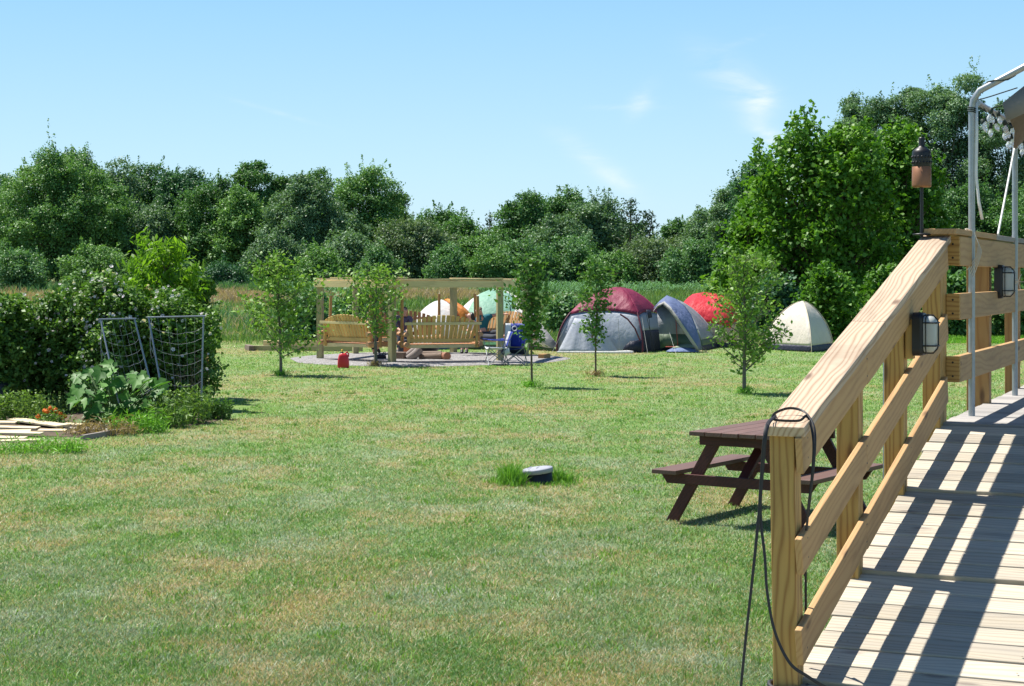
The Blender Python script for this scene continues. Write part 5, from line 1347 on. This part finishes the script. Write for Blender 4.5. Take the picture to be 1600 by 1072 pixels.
def blue_extras():
    up = [(1021, 481, 48.6), (1031, 470, 48.5), (1042, 461.5, 48.3), (1056, 467, 48.0), (1070, 478, 47.7), (1080, 492, 47.4), (1088, 512, 47.2), (1094, 532, 47.0), (1097, 547, 46.9)]
    lo = [(1022, 484, 48.0), (1029, 475, 47.7), (1038, 471, 47.3), (1048, 480, 47.0), (1058, 494, 46.8), (1068, 509, 46.7), (1078, 524, 46.7), (1087, 537, 46.7), (1093, 547, 46.7)]
    rows = []
    for k in range(7):
        u = k / 6; rows.append([P(a[0] * (1 - u) + b[0] * u, a[1] * (1 - u) + b[1] * u - math.sin(math.pi * u) * 1.2, a[2] * (1 - u) + b[2] * u) for a, b in zip(up, lo)])
    stripe(rows, 'awning', T_BLUE, tb)
    rows = [[P(a[0], a[1], a[2]) for a in lo], [P(a[0] - 2.5, a[1] + 5, a[2] + .10) for a in lo]]; stripe(rows, 'awning_trim', T_STONE, tb)
    # front wall under the awning: grey above, olive band, pale door and ground sheet
    fy = 47.55
    stripe([[P(1026, 482, fy + .4), P(1030, 522, fy)], [P(1040, 473, fy + .4), P(1046, 522, fy)], [P(1058, 494, fy + .2), P(1062, 522, fy)], [P(1076, 518, fy), P(1079, 523, fy)]], 'front_wall', T_GREY, tb)
    stripe([[P(1056, 505, fy - .05), P(1058, 522, fy - .05)], [P(1064, 508, fy - .05), P(1078, 522, fy - .05)]], 'door', T_STONE, tb)
    stripe([[P(1030, 522, fy), P(1032, 545, fy - .05)], [P(1046, 522, fy), P(1046, 540, fy - .05)], [P(1062, 522, fy), P(1064, 540, fy - .05)], [P(1079, 523, fy), P(1090, 545, fy - .1)]], 'front_wall', T_OLIVE, tb)
    rows = []
    for k in range(7):
        u = k / 6; a = P(1044 + 46 * u, 546, 47.4); b = P(1040 + 52 * u, 549, 46.7); a.z = .05 + .11 * math.sin(math.pi * u); b.z = .03; rows.append([a, a.lerp(b, .5), b])
    stripe(rows, 'ground_sheet', T_BLUEG, tb)
    rows = []
    for k in range(7):
        u = k / 6; a = P(1054 + 34 * u, 541, 47.6); b = P(1050 + 40 * u, 545, 47.2); a.z = .15 + .10 * math.sin(math.pi * u); b.z = .12; rows.append([a, b])
    stripe(rows, 'door_flap', T_OLIVEL, tb)
    mb = MB(); mb.tube([P(1056, 500, fy - .08), P(1059, 541, fy - .12)], .010, 5); mb.tube([P(1040, 542, fy - .12), P(1059, 542, fy - .14)], .014, 5); mb.build('door_zip', plain('red_zip', (.45, .08, .05), .6), tb)
    mb = MB(); mb.tube([P(1096, 540, 46.95), P(1106, 552, 46.2)], .006, 4); mb.build('guy_line', BLK, tb)
T_OLIVEL = cut('tent_light_olive', (.33, .40, .26), trans=.2)
blue_extras()
tent('red-topped tent half hidden behind the blue awning tent and the full young tree', [g2(1142, 49.8), g2(1160, 51.8), g2(1110, 53.8), g2(1056, 52.6), g2(1070, 50.0)], P(1100, 456, 51.6),
     [[(0, .1, T_NAVY, 'skirt'), (.1, .45, T_SKIN, 'wall'), (.45, 1, T_RED, 'fly')]], p=3.0, q=.52, sag=.0, drop=.10)

# ------------------------------------------------------------------ people
SKIN_M = plain('skin', (.62, .34, .24), .5, var=.06); HAIRB = plain('black_hair', (.012, .010, .010), .5); HAIRC = plain('cropped_hair', (.13, .075, .05), .7)
TEAL = plain('teal_cloth', (.012, .14, .17), .85, var=.2); JEANS = plain('dark_jeans', (.055, .06, .075), .9, var=.25); SHIRTW = plain('white_cloth', (.62, .64, .70), .85); SHOE = plain('black_shoe', (.015, .015, .017), .5)
PLAID = plain('plum_grey_cloth', (.14, .10, .15), .85, var=.4, vs=30); NAVYC = plain('navy_cloth', (.02, .022, .035), .85)
def skinned(name, joints, edges, matl, parent, root_i=0, sub=2):
    """one continuous surface grown round a joint chain: joints = [(point, radius x, radius y)]"""
    me = bpy.data.meshes.new(name); inv = Matrix.Translation(parent.location).inverted()
    me.from_pydata([tuple(inv @ Vector(j[0])) for j in joints], edges, [])
    o = link(name, me, matl, parent)
    md = o.modifiers.new('skin', 'SKIN'); md.use_smooth_shade = True; md.branch_smoothing = .3
    for i, j in enumerate(joints):
        sv = me.skin_vertices[0].data[i]; sv.radius = (j[1], j[2] if len(j) > 2 else j[1]); sv.use_root = (i == root_i)
    s = o.modifiers.new('sub', 'SUBSURF'); s.levels = sub; s.render_levels = sub
    for p in me.polygons: p.use_smooth = True
    return o
def person(label, j, shirt, trousers, hair, hairstyle='short', sleeves=.5, group=None, face=(0, -1, 0), bare=False):
    """j: dict of joint points. One skinned body; clothes and hair as children"""
    root = empty('person', j['pelvis'], label, 'person', group)
    V = lambda k: Vector(j[k])
    J = [(V('pelvis'), .125, .10), (V('pelvis').lerp(V('chest'), .55), .115, .09), (V('chest'), .14, .10), (V('neck'), .055, .055), (V('head') - (V('head') - V('neck')).normalized() * .045, .075, .082), (V('head') + (V('head') - V('neck')).normalized() * .05, .072, .085)]
    E_ = [(0, 1), (1, 2), (2, 3), (3, 4), (4, 5)]
    for s in 'lr':
        sh, el, ha = V('sh' + s), V('el' + s), V('ha' + s); n = len(J)
        J += [(sh, .058), (el, .042), (ha, .028), (ha + (ha - el).normalized() * .07, .034, .02)]
        E_ += [(2, n), (n, n + 1), (n + 1, n + 2), (n + 2, n + 3)]
        # fingers and thumb
        d = (ha - el).normalized(); sd = d.cross(UP); sd = sd.normalized() if sd.length > .1 else Vector((1, 0, 0)); tip = ha + d * .07
        for f in range(4):
            m = len(J); b = tip + sd * (.024 - .016 * f); J += [(b + d * .035, .0095), (b + d * (.07 - .008 * abs(f - 1.3)) - UP * .018, .008)]; E_ += [(n + 3, m), (m, m + 1)]
        m = len(J); J += [(ha + d * .03 + sd * .045, .011), (ha + d * .065 + sd * .055, .009)]; E_ += [(n + 2, m), (m, m + 1)]
        hp, kn, an = V('hp' + s), V('kn' + s), V('an' + s); n = len(J); ft = Vector(j.get('ft' + s, tuple(an + Vector((0, -.14, -.05)))))
        J += [(hp, .085), (kn, .058), (an, .04), (ft, .038, .03)]; E_ += [(0, n), (n, n + 1), (n + 1, n + 2), (n + 2, n + 3)]
    skinned('body', J, E_, SKIN_M, root)
    S = [(V('pelvis') + UP * .03, .145, .115), (V('pelvis').lerp(V('chest'), .5), .14, .11), (V('chest'), .165, .12), (V('neck') - (V('neck') - V('chest')) * .25, .075)]; F_ = [(0, 1), (1, 2), (2, 3)]
    for s in 'lr':
        sh, el = V('sh' + s), V('el' + s); n = len(S); S += [(sh, .078), (sh.lerp(el, sleeves), .066)]; F_ += [(2, n), (n, n + 1)]
        if sleeves > .9: S += [(el.lerp(V('ha' + s), .8), .045)]; F_ += [(n + 1, n + 2)]
    skinned('shirt', S, F_, shirt, root)
    S = [(V('pelvis'), .145, .12)]; F_ = []
    for s in 'lr':
        hp, kn, an = V('hp' + s), V('kn' + s), V('an' + s); n = len(S); S += [(hp, .102), (kn, .078), (an.lerp(kn, .08), .058)]; F_ += [(0, n), (n, n + 1), (n + 1, n + 2)]
    skinned('trousers', S, F_, trousers, root)
    for s in 'lr':
        an = V('an' + s); ft = Vector(j.get('ft' + s, tuple(an + Vector((0, -.14, -.05))))); d = (ft - an)
        skinned('shoe', [(an, .05), (an + d * .5 - UP * .005, .052, .045), (ft, .05, .04), (ft + d * .3, .038, .03)], [(0, 1), (1, 2), (2, 3)], SHOE, root)
    f = Vector(face).normalized(); h = V('head'); up = (V('head') - V('neck')).normalized(); sd = f.cross(up).normalized()
    mb = MB(); mb.ball(h + f * .092 - up * .005, .017, 8, 6, (1, 1, 1.5)); mb.build('nose', SKIN_M, root)
    for s in (-1, 1):
        mb = MB(); mb.ball(h + f * .080 + sd * s * .030 + up * .020, .011, 8, 6); mb.build('eye', HAIRB, root)
        mb = MB(); mb.ball(h + sd * s * .078, .024, 8, 6, (.6, .8, 1.3)); mb.build('ear', SKIN_M, root)
    mb = MB(); mb.ball(h + f * .082 - up * .045, .02, 8, 4, (1.2, 1.2, .35)); mb.build('mouth', plain('lips', (.45, .16, .13), .5), root)
    if hairstyle == 'long':
        skinned('hair', [(h + up * .045 - f * .02, .095, .095), (h - f * .045, .088, .095), (h - f * .055 - up * .10, .080), (h - f * .05 - up * .21, .055), (h - f * .04 - up * .29, .03)], [(0, 1), (1, 2), (2, 3), (3, 4)], hair, root)
    else:
        skinned('hair', [(h + up * .055 - f * .012, .080, .080), (h + up * .01 - f * .030, .080, .085), (h - up * .035 - f * .035, .064)], [(0, 1), (1, 2)], hair, root)
    return root
person('man in teal shirt and dark jeans sprawled on a swing, arm along its back',
       dict(pelvis=P(753, 524, 45.1), chest=P(756, 502, 45.2), neck=P(752, 493, 45.1), head=P(748, 484.5, 45.0), shl=P(764, 494, 45.15), ell=P(776, 492, 45.25), hal=P(788, 491, 45.2),
            shr=P(748, 496, 45.0), elr=P(743, 509, 44.85), har=P(738, 513, 44.7), hpl=P(757, 525, 45.0), knl=P(775, 519, 44.75), anl=P(789, 526, 44.6), ftl=P(796, 522, 44.55),
            hpr=P(756, 527, 44.85), knr=P(771, 527, 44.55), anr=P(778, 524, 44.4), ftr=P(783, 519, 44.4)), TEAL, JEANS, HAIRC, sleeves=.55, face=(-.8, -.5, -.15))
person('person with long black hair and white top leaning against the man on the swing',
       dict(pelvis=P(737, 526, 44.8), chest=P(738, 508, 44.7), neck=P(736, 500, 44.65), head=P(733.5, 492.5, 44.6), shl=P(745, 504, 44.6), ell=P(748, 514, 44.5), hal=P(743, 506, 44.4),
            shr=P(731, 505, 44.75), elr=P(728, 515, 44.8), har=P(734, 519, 44.6), hpl=P(741, 527, 44.65), knl=P(731, 526, 44.3), anl=P(729, 547, 44.2), hpr=P(734, 527, 44.75), knr=P(724, 526, 44.5), anr=P(722, 547, 44.4)),
       SHIRTW, JEANS, HAIRB, 'long', sleeves=.5, face=(-.9, -.35, 0))
person('person in plum-grey shirt seated beyond the logs, knees towards us, half hidden by leaves',
       dict(pelvis=P(629, 524, 45.5), chest=P(630, 503, 45.5), neck=P(631, 493, 45.45), head=P(632, 484, 45.4), shl=P(641, 496, 45.45), ell=P(644, 509, 45.3), hal=P(638, 515, 45.0),
            shr=P(620, 496, 45.5), elr=P(617, 509, 45.3), har=P(623, 514, 45.0), hpl=P(634, 525, 45.4), knl=P(634, 519, 44.9), anl=P(633, 547, 44.8), hpr=P(625, 525, 45.4), knr=P(626, 519, 44.9), anr=P(622, 547, 44.8)),
       PLAID, JEANS, HAIRC, sleeves=1, face=(0, -1, -.1))
person('person in dark clothes on the left swing, seen behind the little tree',
       dict(pelvis=P(577, 529, 42.3), chest=P(575, 510, 42.2), neck=P(576, 501, 42.2), head=P(578, 492, 42.25), shl=P(568, 503, 42.3), ell=P(567, 515, 42.4), hal=P(573, 520, 42.6),
            shr=P(583, 503, 42.15), elr=P(587, 514, 42.3), har=P(586, 521, 42.6), hpl=P(575, 530, 42.5), knl=P(582, 527, 42.9), anl=P(584, 549, 42.9), ftl=P(587, 553, 42.95), hpr=P(580, 530, 42.4), knr=P(589, 527, 42.75), anr=P(590, 545, 42.7), ftr=P(593, 550, 42.7)),
       NAVYC, NAVYC, HAIRC, sleeves=1, face=(.6, .8, 0))

# ------------------------------------------------------------------ folding chairs, petrol can, small things
C_BLUE = fabric('chair_blue', (.020, .045, .32), .12); C_WHITE = fabric('chair_white', (.70, .71, .74), .2); C_NAVY = fabric('chair_navy', (.012, .018, .07), .05); GREYT = plain('grey_tube', (.22, .24, .26), .45, .4)
def camp_chair(b, rz, label, back_h=.50, ring=False, hang=False):
    root = empty('camping_chair', b, label, 'chair', 'blue folding chairs by the swings')
    M4 = Matrix.Translation(b) @ Matrix.Rotation(rz, 4, 'Z')
    def Q(x, y, z): return M4 @ Vector((x, y, z))         # faces -y
    legs = [((-.27, -.24), (.25, -.22)), ((.27, -.24), (-.25, -.22)), ((-.27, .24), (.25, .20)), ((.27, .24), (-.25, .20))]
    for (a, c) in legs:
        mb = MB(); mb.tube([Q(a[0], a[1], .01), Q(c[0], c[1], .42)], .0105, 6); mb.lathe(Q(a[0], a[1], 0), [(.022, 0), (.02, .02), (0, .022)], 8); mb.build('leg', GREYT, root)
    for s in (-1, 1):
        mb = MB(); mb.tube([Q(s * .27, -.24, .02), Q(s * .26, -.0, .22), Q(s * .25, .20, .42)], .0085, 6); mb.tube([Q(s * .27, .24, .02), Q(s * .25, -.22, .40)], .0085, 6); mb.build('side_brace', GREYT, root)
        mb = MB(); mb.tube([Q(s * .25, -.22, .40), Q(s * .31, -.25, .60)], .009, 6); mb.build('arm_support', GREYT, root)
        mb = MB(); mb.tube([Q(s * .25, .20, .40), Q(s * .27, .26, .62), Q(s * .26, .33, .42 + back_h)], .0095, 6); mb.build('back_tube', GREYT, root)
        mb = MB(); mb.grid([[Q(s * .31 - .035, -.27 + .55 * k / 5, .605 - .02 * math.sin(math.pi * k / 5)) for k in range(6)], [Q(s * .31 + .035, -.27 + .55 * k / 5, .60 - .02 * math.sin(math.pi * k / 5)) for k in range(6)]])
        mb.build('armrest', C_BLUE, root, solid=.012)
    seat = MB(); rows = []
    for i in range(7):
        v = i / 6; rows.append([Q(-.25 + .5 * k / 8, -.24 + .44 * v, .42 - .045 * math.sin(math.pi * k / 8) - .02 * v) for k in range(9)])
    seat.grid(rows); seat.build('seat', C_WHITE if not ring else C_BLUE, root, solid=.01)
    def backp(x, v): return Q(x, .21 + .12 * v + .045 * math.sin(math.pi * (x / .52 + .5)), .42 + back_h * v)
    for (x0, x1, m) in ((-.26, -.13, C_WHITE), (-.13, .26, C_BLUE)):
        if rz > 1: m = C_NAVY
        mb = MB(); mb.grid([[backp(x0 + (x1 - x0) * k / 6, i / 8 * 1.04) for k in range(7)] for i in range(9)]); bko = mb.build('backrest', m, root, solid=.01)
    mb = MB(); mb.grid([[Q(-.25, .1, .40), Q(.25, .1, .40)], [Q(-.2, .14, .30), Q(.25, .14, .27)], [Q(-.1, .12, .26), Q(.2, .12, .24)]]); mb.build('under_pocket', C_NAVY, root, solid=.008)
    if ring:
        c = backp(-.045, .80); nrm = (Q(0, -1, .2) - Q(0, 0, 0)).normalized(); mb = MB()
        ax = nrm; mb.lathe(c + nrm * .018, [(.042, 0), (.068, 0), (.068, .004), (.042, .004), (.042, 0)], 28, axis=ax); mb.build('ring_emblem', C_WHITE, bko)
        mb = MB()
        pts = []
        a_ = ax.orthogonal().normalized(); b_ = ax.cross(a_)
        for k in range(10):
            rr = .034 if k % 2 == 0 else .017; an = math.pi * k / 5; pts.append(c + nrm * .019 + a_ * math.cos(an) * rr + b_ * math.sin(an) * rr)
        mb.prism(pts, nrm * .003); mb.build('star_emblem', C_NAVY, bko)
    if hang:
        mb = MB(); mb.grid([[Q(-.24 + .03 * k, -.27, .42), Q(-.22 + .03 * k, -.28 - .01 * (k % 2), .30), Q(-.19 + .03 * k, -.275, .20 + .02 * k)] for k in range(6)]); mb.build('hanging_cloth', C_WHITE, root, solid=.004)
    return root
camp_chair(G(804, 571) + Vector((0, .25, .0)), R(-8), 'blue and white folding chair with ring emblem, facing the camera', .52, True, True)
camp_chair(G(776, 571) + Vector((0, .2, 0)), R(-78), 'low blue folding chair with white seat turned to the left, against the right post', .34)
def petrol():
    b = G(536.5, 575); root = empty('petrol_can', b, 'red plastic petrol can with yellow spout on the grass', 'petrol can'); rm = plain('red_plastic', (.62, .018, .03), .38, var=.1)
    mb = MB(); rows = []
    for z, wx, wy in ((0, .125, .085), (.02, .132, .09), (.15, .128, .088), (.26, .112, .08), (.31, .09, .065), (.335, .045, .04)):
        row = []
        for k in range(25):
            a = 2 * math.pi * k / 24; c_, s_ = math.cos(a), math.sin(a); e = .55
            row.append(b + Vector((abs(c_) ** e * math.copysign(wx, c_), abs(s_) ** e * math.copysign(wy, s_), z)))
        rows.append(row)
    mb.grid(rows); mb.poly(rows[-1][:-1]); mb.poly(rows[0][:-1][::-1]); mb.build('body', rm, root)
    mb = MB(); mb.tube([b + Vector((.02, 0, .31)), b + Vector((.08, 0, .36)), b + Vector((.12, 0, .33)), b + Vector((.115, 0, .25))], .016, 8); mb.build('handle', rm, root)
    mb = MB(); mb.lathe(b + Vector((-.03, 0, .33)), [(.035, 0), (.035, .03), (.02, .035)], 14); co = mb.build('collar', BLK, root)
    mb = MB(); mb.lathe(b + Vector((-.03, 0, .362)), [(.022, 0), (.02, .05), (.012, .06), (0, .062)], 14); mb.build('spout', plain('yellow_plastic', (.80, .48, .03), .4), co)
    mb = MB(); mb.lathe(b + Vector((.085, .01, .33)), [(.014, 0), (.014, .05), (0, .052)], 10); mb.build('vent_cap', BLK, root)
petrol()
def smalls():
    b = G(850, 562.5); mb = MB(); mb.board(b + Vector((-.08, -.05, .075)), b + Vector((.10, .25, .075)), .16, .14); tag(mb.build('wood_block', W_ORNG2, None, False, bevel=.006), 'short offcut block of beam on the right edge of the gravel', 'wood block')
    root = empty('shoulder_bag', G(594, 563), 'small black bag lying on the gravel behind the little tree', 'bag')
    c = G(594, 563); mb = MB(); mb.ball(c + UP * .08, .16, 12, 8, (1, .6, .42), .06); mb.build('pouch', NAVYC, root); mb = MB(); mb.tube([c + Vector((.05, 0, .10)), c + Vector((.08, 0, .2)), c + Vector((.12, 0, .22)), c + Vector((.13, 0, .08))], .012, 6); mb.build('bag_strap', BLK, root)
    g = 'timbers laid behind the swing frame'
    for (x0, x1, z, Y, lb) in ((394, 566, .07, 48.2, 'long lower timber lying on the grass left of the swing frame'), (412, 556, .21, 48.25, 'pale upper timber resting on the long lower one')):
        mb = MB(); a = g2(x0, Y, z); e = g2(x1, Y - .5, z); mb.board(a, e, .14, .138); tag(mb.build('timber', W_BEAM if z > .1 else W_TREAT, None, False, bevel=.008), lb, 'timber', g)
    mb = MB(); mb.board(g2(386, 48.9, .07), g2(393, 47.9, .07), .14, .14); tag(mb.build('timber', LOGM, None, False, bevel=.008), 'short dark timber across the left end of the long ones', 'timber', g)
    # new lumber in the corner of the bed
    g = 'fresh sawn boards dumped beside the bed'; r = random.Random(12)
    L_ = [(-60, 678, 48, 676, .02, .19, 'widest pale board of the pile, bottom left'), (-40, 686, 40, 687, .02, .15, 'pale board nearest the camera, lying flat'), (-10, 692, 62, 690, .02, .10, 'narrow front board with its end cut square'),
          (-70, 672, 60, 674, .045, .15, 'pale board across the middle of the pile'), (-30, 681, 66, 683, .048, .12, 'board under the tilted top one, dark edge showing'), (20, 664, 98, 674, .075, .19, 'tilted top board, raised highest'),
          (34, 664, 130, 670, .05, .12, 'long back board reaching right past the marigolds'), (-60, 668, 26, 668, .07, .16, 'upper left board running out of the picture'), (60, 676, 104, 676, .03, .14, 'short board at the right front of the pile'), (90, 673, 186, 676, .03, .10, 'greyish narrow board lying farthest right')]
    for i, (x0, y0, x1, y1, z, w, lb) in enumerate(L_):
        a, e = G(x0, y0), G(x1, y1); a.z = z + (.01 if i % 2 else 0); e.z = z; mb = MB(); mb.board(a, e, w, .022, up=(r.uniform(-.05, .05), -.08, 1))
        tag(mb.build('board', W_FRESH if i < 9 else W_DGREY, None, False, bevel=.002), lb, 'board', g)
    for i, (x0, y0, x1, y1, lb) in enumerate([(128, 688, 186, 679, 'weathered edging board of the vegetable bed, nearest'), (150, 672, 190, 672, 'weathered edging plank under the squash plant')]):
        a, e = G(x0, y0), G(x1, y1); mb = MB(); mb.board(a + UP * .02, e + UP * .03, .05, .09); tag(mb.build('edging_board', LOGG, None, False), lb, 'edging', 'old edging of the vegetable bed')
    Y = 26.0; b = Vector(((-4 - 800) * Y / FOC, Y, 0)); root = empty('barrel', b, 'black plastic barrel cut by the left edge of the picture', 'barrel')
    mb = MB(); mb.lathe(b, [(0, 0), (.165, 0), (.18, .03), (.18, .20), (.185, .21), (.18, .22), (.18, .44), (.165, .475), (.10, .50), (0, .505)], 28); mb.build('drum', plain('barrel_black', (.018, .02, .025), .4), root)
    mb = MB(); mb.lathe(b + UP * .45, [(.183, -.012), (.187, 0), (.183, .012)], 28); mb.build('rim', BLK, root)
smalls()
# ------------------------------------------------------------------ grass
def blades(name, x, y, z, h, w, matl, label, lean=.55, seg=False, cat='grass', kind='stuff', seed=0):
    r = np.random.default_rng(seed); n = len(x); a = r.uniform(0, 2 * np.pi, n); lx = r.normal(size=n) * lean * h; ly = r.normal(size=n) * lean * h
    b = np.stack([x, y, z], 1); s = np.stack([np.cos(a), np.sin(a), np.zeros(n)], 1) * (w / 2)[:, None]
    tip = b + np.stack([lx, ly, h], 1)
    if seg:
        mid = b + np.stack([lx * .3, ly * .3, h * .6], 1)
        V = np.stack([b - s, b + s, mid + s * .8, mid - s * .8, tip], 1).reshape(-1, 3); i = np.arange(n) * 5
        F = np.concatenate([np.stack([i, i + 1, i + 2], 1), np.stack([i, i + 2, i + 3], 1), np.stack([i + 3, i + 2, i + 4], 1)]); q = r.uniform(0, 1, n); rn = np.tile(q, 3); r2 = np.tile(r.uniform(0, 1, n), 3)
    else:
        V = np.stack([b - s, b + s, tip], 1).reshape(-1, 3); F = np.arange(n * 3).reshape(-1, 3); rn = r.uniform(0, 1, n); r2 = r.uniform(0, 1, n)
    me = npmesh(name, V, F, {'rnd': ('FACE', rn), 'rnd2': ('FACE', r2), 'clump': ('FACE', rn)})
    o = link(name, me, matl); tag(o, label, cat, kind=kind); return o
def in_pad(x, y): return (x + 2.15) ** 2 + (y - 43.2) ** 2 < 3.5 ** 2
TUFT2 = leaf('lawn_tuft', (.12, .25, .04), (.22, .37, .09))
def lawn():
    r = np.random.default_rng(3); n = 1500000
    # as many blades per picture area near as far: distance drawn so that the density falls with the square of it
    u = r.uniform(0, 1, n); Y0, Y1 = 7.2, 60.0
    Y = 1 / (1 / Y0 - u * (1 / Y0 - 1 / Y1)); X = (r.uniform(-.5, .5, n) * 1.0) * (.62 * Y + 3.0)
    clump = np.sin(X * 5.1 + 1.7 * np.sin(Y * 3.3)) * np.sin(Y * 4.7 + 2.1 * np.sin(X * 2.9))
    keep = ~in_pad(X, Y) & (r.uniform(0, 1, n) < .72 + .28 * clump)
    fo = sorted([(G(x_, y_).x, G(x_, y_).y) for x_, y_ in [(-60, 690), (60, 682), (130, 684), (200, 676), (260, 668), (320, 664), (352, 654)]]); fy_ = np.interp(X, [q[0] for q in fo], [q[1] for q in fo])
    bed = (X < -4.15) & (Y > fy_) & (Y < fy_ + 3.6); keep &= ~bed
    keep &= ~((Y > 53.5) & (X < 8.6))
    X, Y = X[keep], Y[keep]; n = len(X)
    h = (.014 + .018 * r.uniform(0, 1, n) ** 2) * (1 + .014 * Y); w = .0028 + .00044 * Y
    blades('lawn_grass', X, Y, np.zeros(n), h * .88, w * .92, grass_material(), 'short mown grass, part green and part sun-dried', lean=.75, seed=4)
    # taller greener tufts and clover spots
    m = 15000; c = 900; cx = r.uniform(-.5, .5, c); cy = 1 / (1 / 8.0 - r.uniform(0, 1, c) * (1 / 8.0 - 1 / 45)); cx = cx * (.62 * cy + 2)
    k = r.integers(0, c, m); X = cx[k] + r.normal(size=m) * .05; Y = cy[k] + r.normal(size=m) * .06; kp = ~in_pad(X, Y) & ~((X < -4.2) & (Y > 22.0) & (Y < 27)); X, Y = X[kp], Y[kp]
    blades('grass_tufts', X, Y, np.zeros(len(X)), r.uniform(.02, .055, len(X)), .004 + .0004 * Y, TUFT2, 'scattered brighter tufts in the lawn', lean=.6, seed=5, seg=True)
lawn()
def meadow():
    r = np.random.default_rng(8)
    def band(name, n, y0, y1, h0, h1, w, style, label, thr, xr=(-.34, .22), seed=1, pw=1.0, clumpy=True):
        Y = y0 + (y1 - y0) * r.uniform(0, 1, n) ** pw; X = r.uniform(xr[0], xr[1], n) * Y
        f = np.sin(X * .31 + 2 * np.sin(Y * .17 + seed)) + np.sin(Y * .23 + X * .11 + seed * 2) + .8 * np.sin(X * 1.3 + Y * .9)
        k = (f > thr) | (r.uniform(0, 1, n) < .12); X, Y = X[k], Y[k]; n = len(X)
        h = r.uniform(h0, h1, n) * (.85 + .30 * np.sin(X * 1.7 + 2 * np.sin(Y * .6) + seed) * np.sin(Y * .45 + X * .5) + .2 * np.sin(X * .37 + seed))
        blades(name, X, Y, gz(X, Y) + .04, h, np.full(n, w), style, label, lean=.32, seg=True, seed=seed)
    dry = leaf('meadow_dry', (.34, .27, .15), (.56, .47, .31)); dry2 = leaf('meadow_seed', (.33, .24, .15), (.50, .38, .25)); gr = leaf('meadow_green', (.09, .19, .045), (.20, .31, .10))
    band('meadow_grass', 90000, 54, 92, .14, .34, .035, gr, 'rough green meadow grass beyond the mown lawn', -.6, seed=1)
    band('straw_grass', 42000, 55, 90, .15, .36, .03, dry, 'dry straw-coloured grass in the meadow', .35, seed=2)
    band('dry_tall_grass', 70000, 88, 112, .35, .75, .045, dry2, 'tall browning grass along the far side of the meadow', -.3, xr=(-.34, -.02), seed=3)
    band('tall_green_grass', 60000, 80, 112, .28, .62, .05, gr, 'tall green grass before the corn', -.2, xr=(-.14, .22), seed=4)
    band('meadow_weeds', 52000, 60, 104, .16, .50, .06, LEAF['bush'], 'leafy weed clumps scattered through the meadow', .9, seed=12)
    band('faded_grass', 30000, 62, 100, .25, .55, .035, dry, 'faded seed heads over the meadow', 1.0, seed=13)
    band('edge_weeds', 26000, 51.5, 56, .12, .34, .03, gr, 'uncut weeds at the edge of the mown lawn', .2, xr=(-.34, .13), seed=6)
    band('field_weeds', 30000, 106, 122, .4, .9, .08, LEAF['bush'], 'leafy weeds below the far trees', .0, xr=(-.34, -.10), seed=7)
    band('shade_grass', 26000, 52, 66, .05, .12, .03, LEAF['tuft'], 'longer bright grass under the maples', -1.0, xr=(.155, .34), seed=9)
meadow()
def corn():
    r = np.random.default_rng(21); V = []; n = 0
    rows = []; P_ = []
    for row in range(22):
        Y = 104 + row * .85; X = np.arange(-.142 * Y, .205 * Y, .24); X = X + r.normal(size=len(X)) * .05; P_.append(np.stack([X, np.full(len(X), Y) + r.normal(size=len(X)) * .06], 1))
    p = np.concatenate(P_); m = len(p); hh = r.uniform(.55, 1.0, m); L_ = 8
    base = np.repeat(np.stack([p[:, 0], p[:, 1], gz(p[:, 0], p[:, 1])], 1), L_, 0); H = np.repeat(hh, L_); k = np.tile(np.arange(L_), m); a = np.repeat(r.uniform(0, 6.28, m), L_) + k * 2.6 + r.normal(size=m * L_) * .3
    z0 = H * (.15 + .75 * k / L_); ln = H * r.uniform(.42, .65, m * L_); d = np.stack([np.cos(a), np.sin(a), np.zeros_like(a)], 1); s = np.stack([-np.sin(a), np.cos(a), np.zeros_like(a)], 1) * .036
    b0 = base + np.stack([0 * z0, 0 * z0, z0], 1); m1 = b0 + d * (ln * .45)[:, None] + np.array([0, 0, 1]) * (ln * .38)[:, None]; t1 = b0 + d * ln[:, None] + np.array([0, 0, 1]) * (ln * .12)[:, None]
    Vv = np.stack([b0 - s * .5, b0 + s * .5, m1 + s, m1 - s, t1], 1).reshape(-1, 3); i = np.arange(m * L_) * 5
    F = np.concatenate([np.stack([i, i + 1, i + 2], 1), np.stack([i, i + 2, i + 3], 1), np.stack([i + 3, i + 2, i + 4], 1)]); q = r.uniform(0, 1, m * L_)
    me = npmesh('corn', Vv, F, {'rnd': ('FACE', np.tile(q, 3)), 'clump': ('FACE', np.tile(q, 3))}); tag(link('corn', me, LEAF['corn']), 'rows of knee-high corn between the meadow and the woods', 'corn', kind='stuff')
corn()
TUFT3 = leaf('tuft_long', (.09, .23, .025), (.20, .40, .06))
def tufts():
    r = np.random.default_rng(31); Yc = GY(757)
    cx, cy = (843 - 800) * Yc / FOC, Yc + .1
    n = 1500; a = r.uniform(0, 6.28, n); q = .14 + np.abs(r.normal(size=n)) * .085
    X = cx + np.cos(a) * q * 1.45 + np.where(np.cos(a) > .3, -.02, -.07); Y = cy + np.sin(a) * q * 1.2; h = np.clip(.17 * np.exp(-((q - .14) / .20) ** 2) * r.uniform(.5, 1.2, n), .02, .3) * .9 * np.where((np.cos(a) > -.3) & (np.sin(a) < -.1) & (q < .30), .28, 1)
    h = np.where((np.cos(a) < -.6) & (q < .24), h * 1.5, h)
    blades('long_grass_tuft', X, Y, np.zeros(n), h, np.full(n, .009), TUFT3, 'unmown bright grass round the lidded drain pipe', lean=.45, seg=True, seed=32)
tufts()
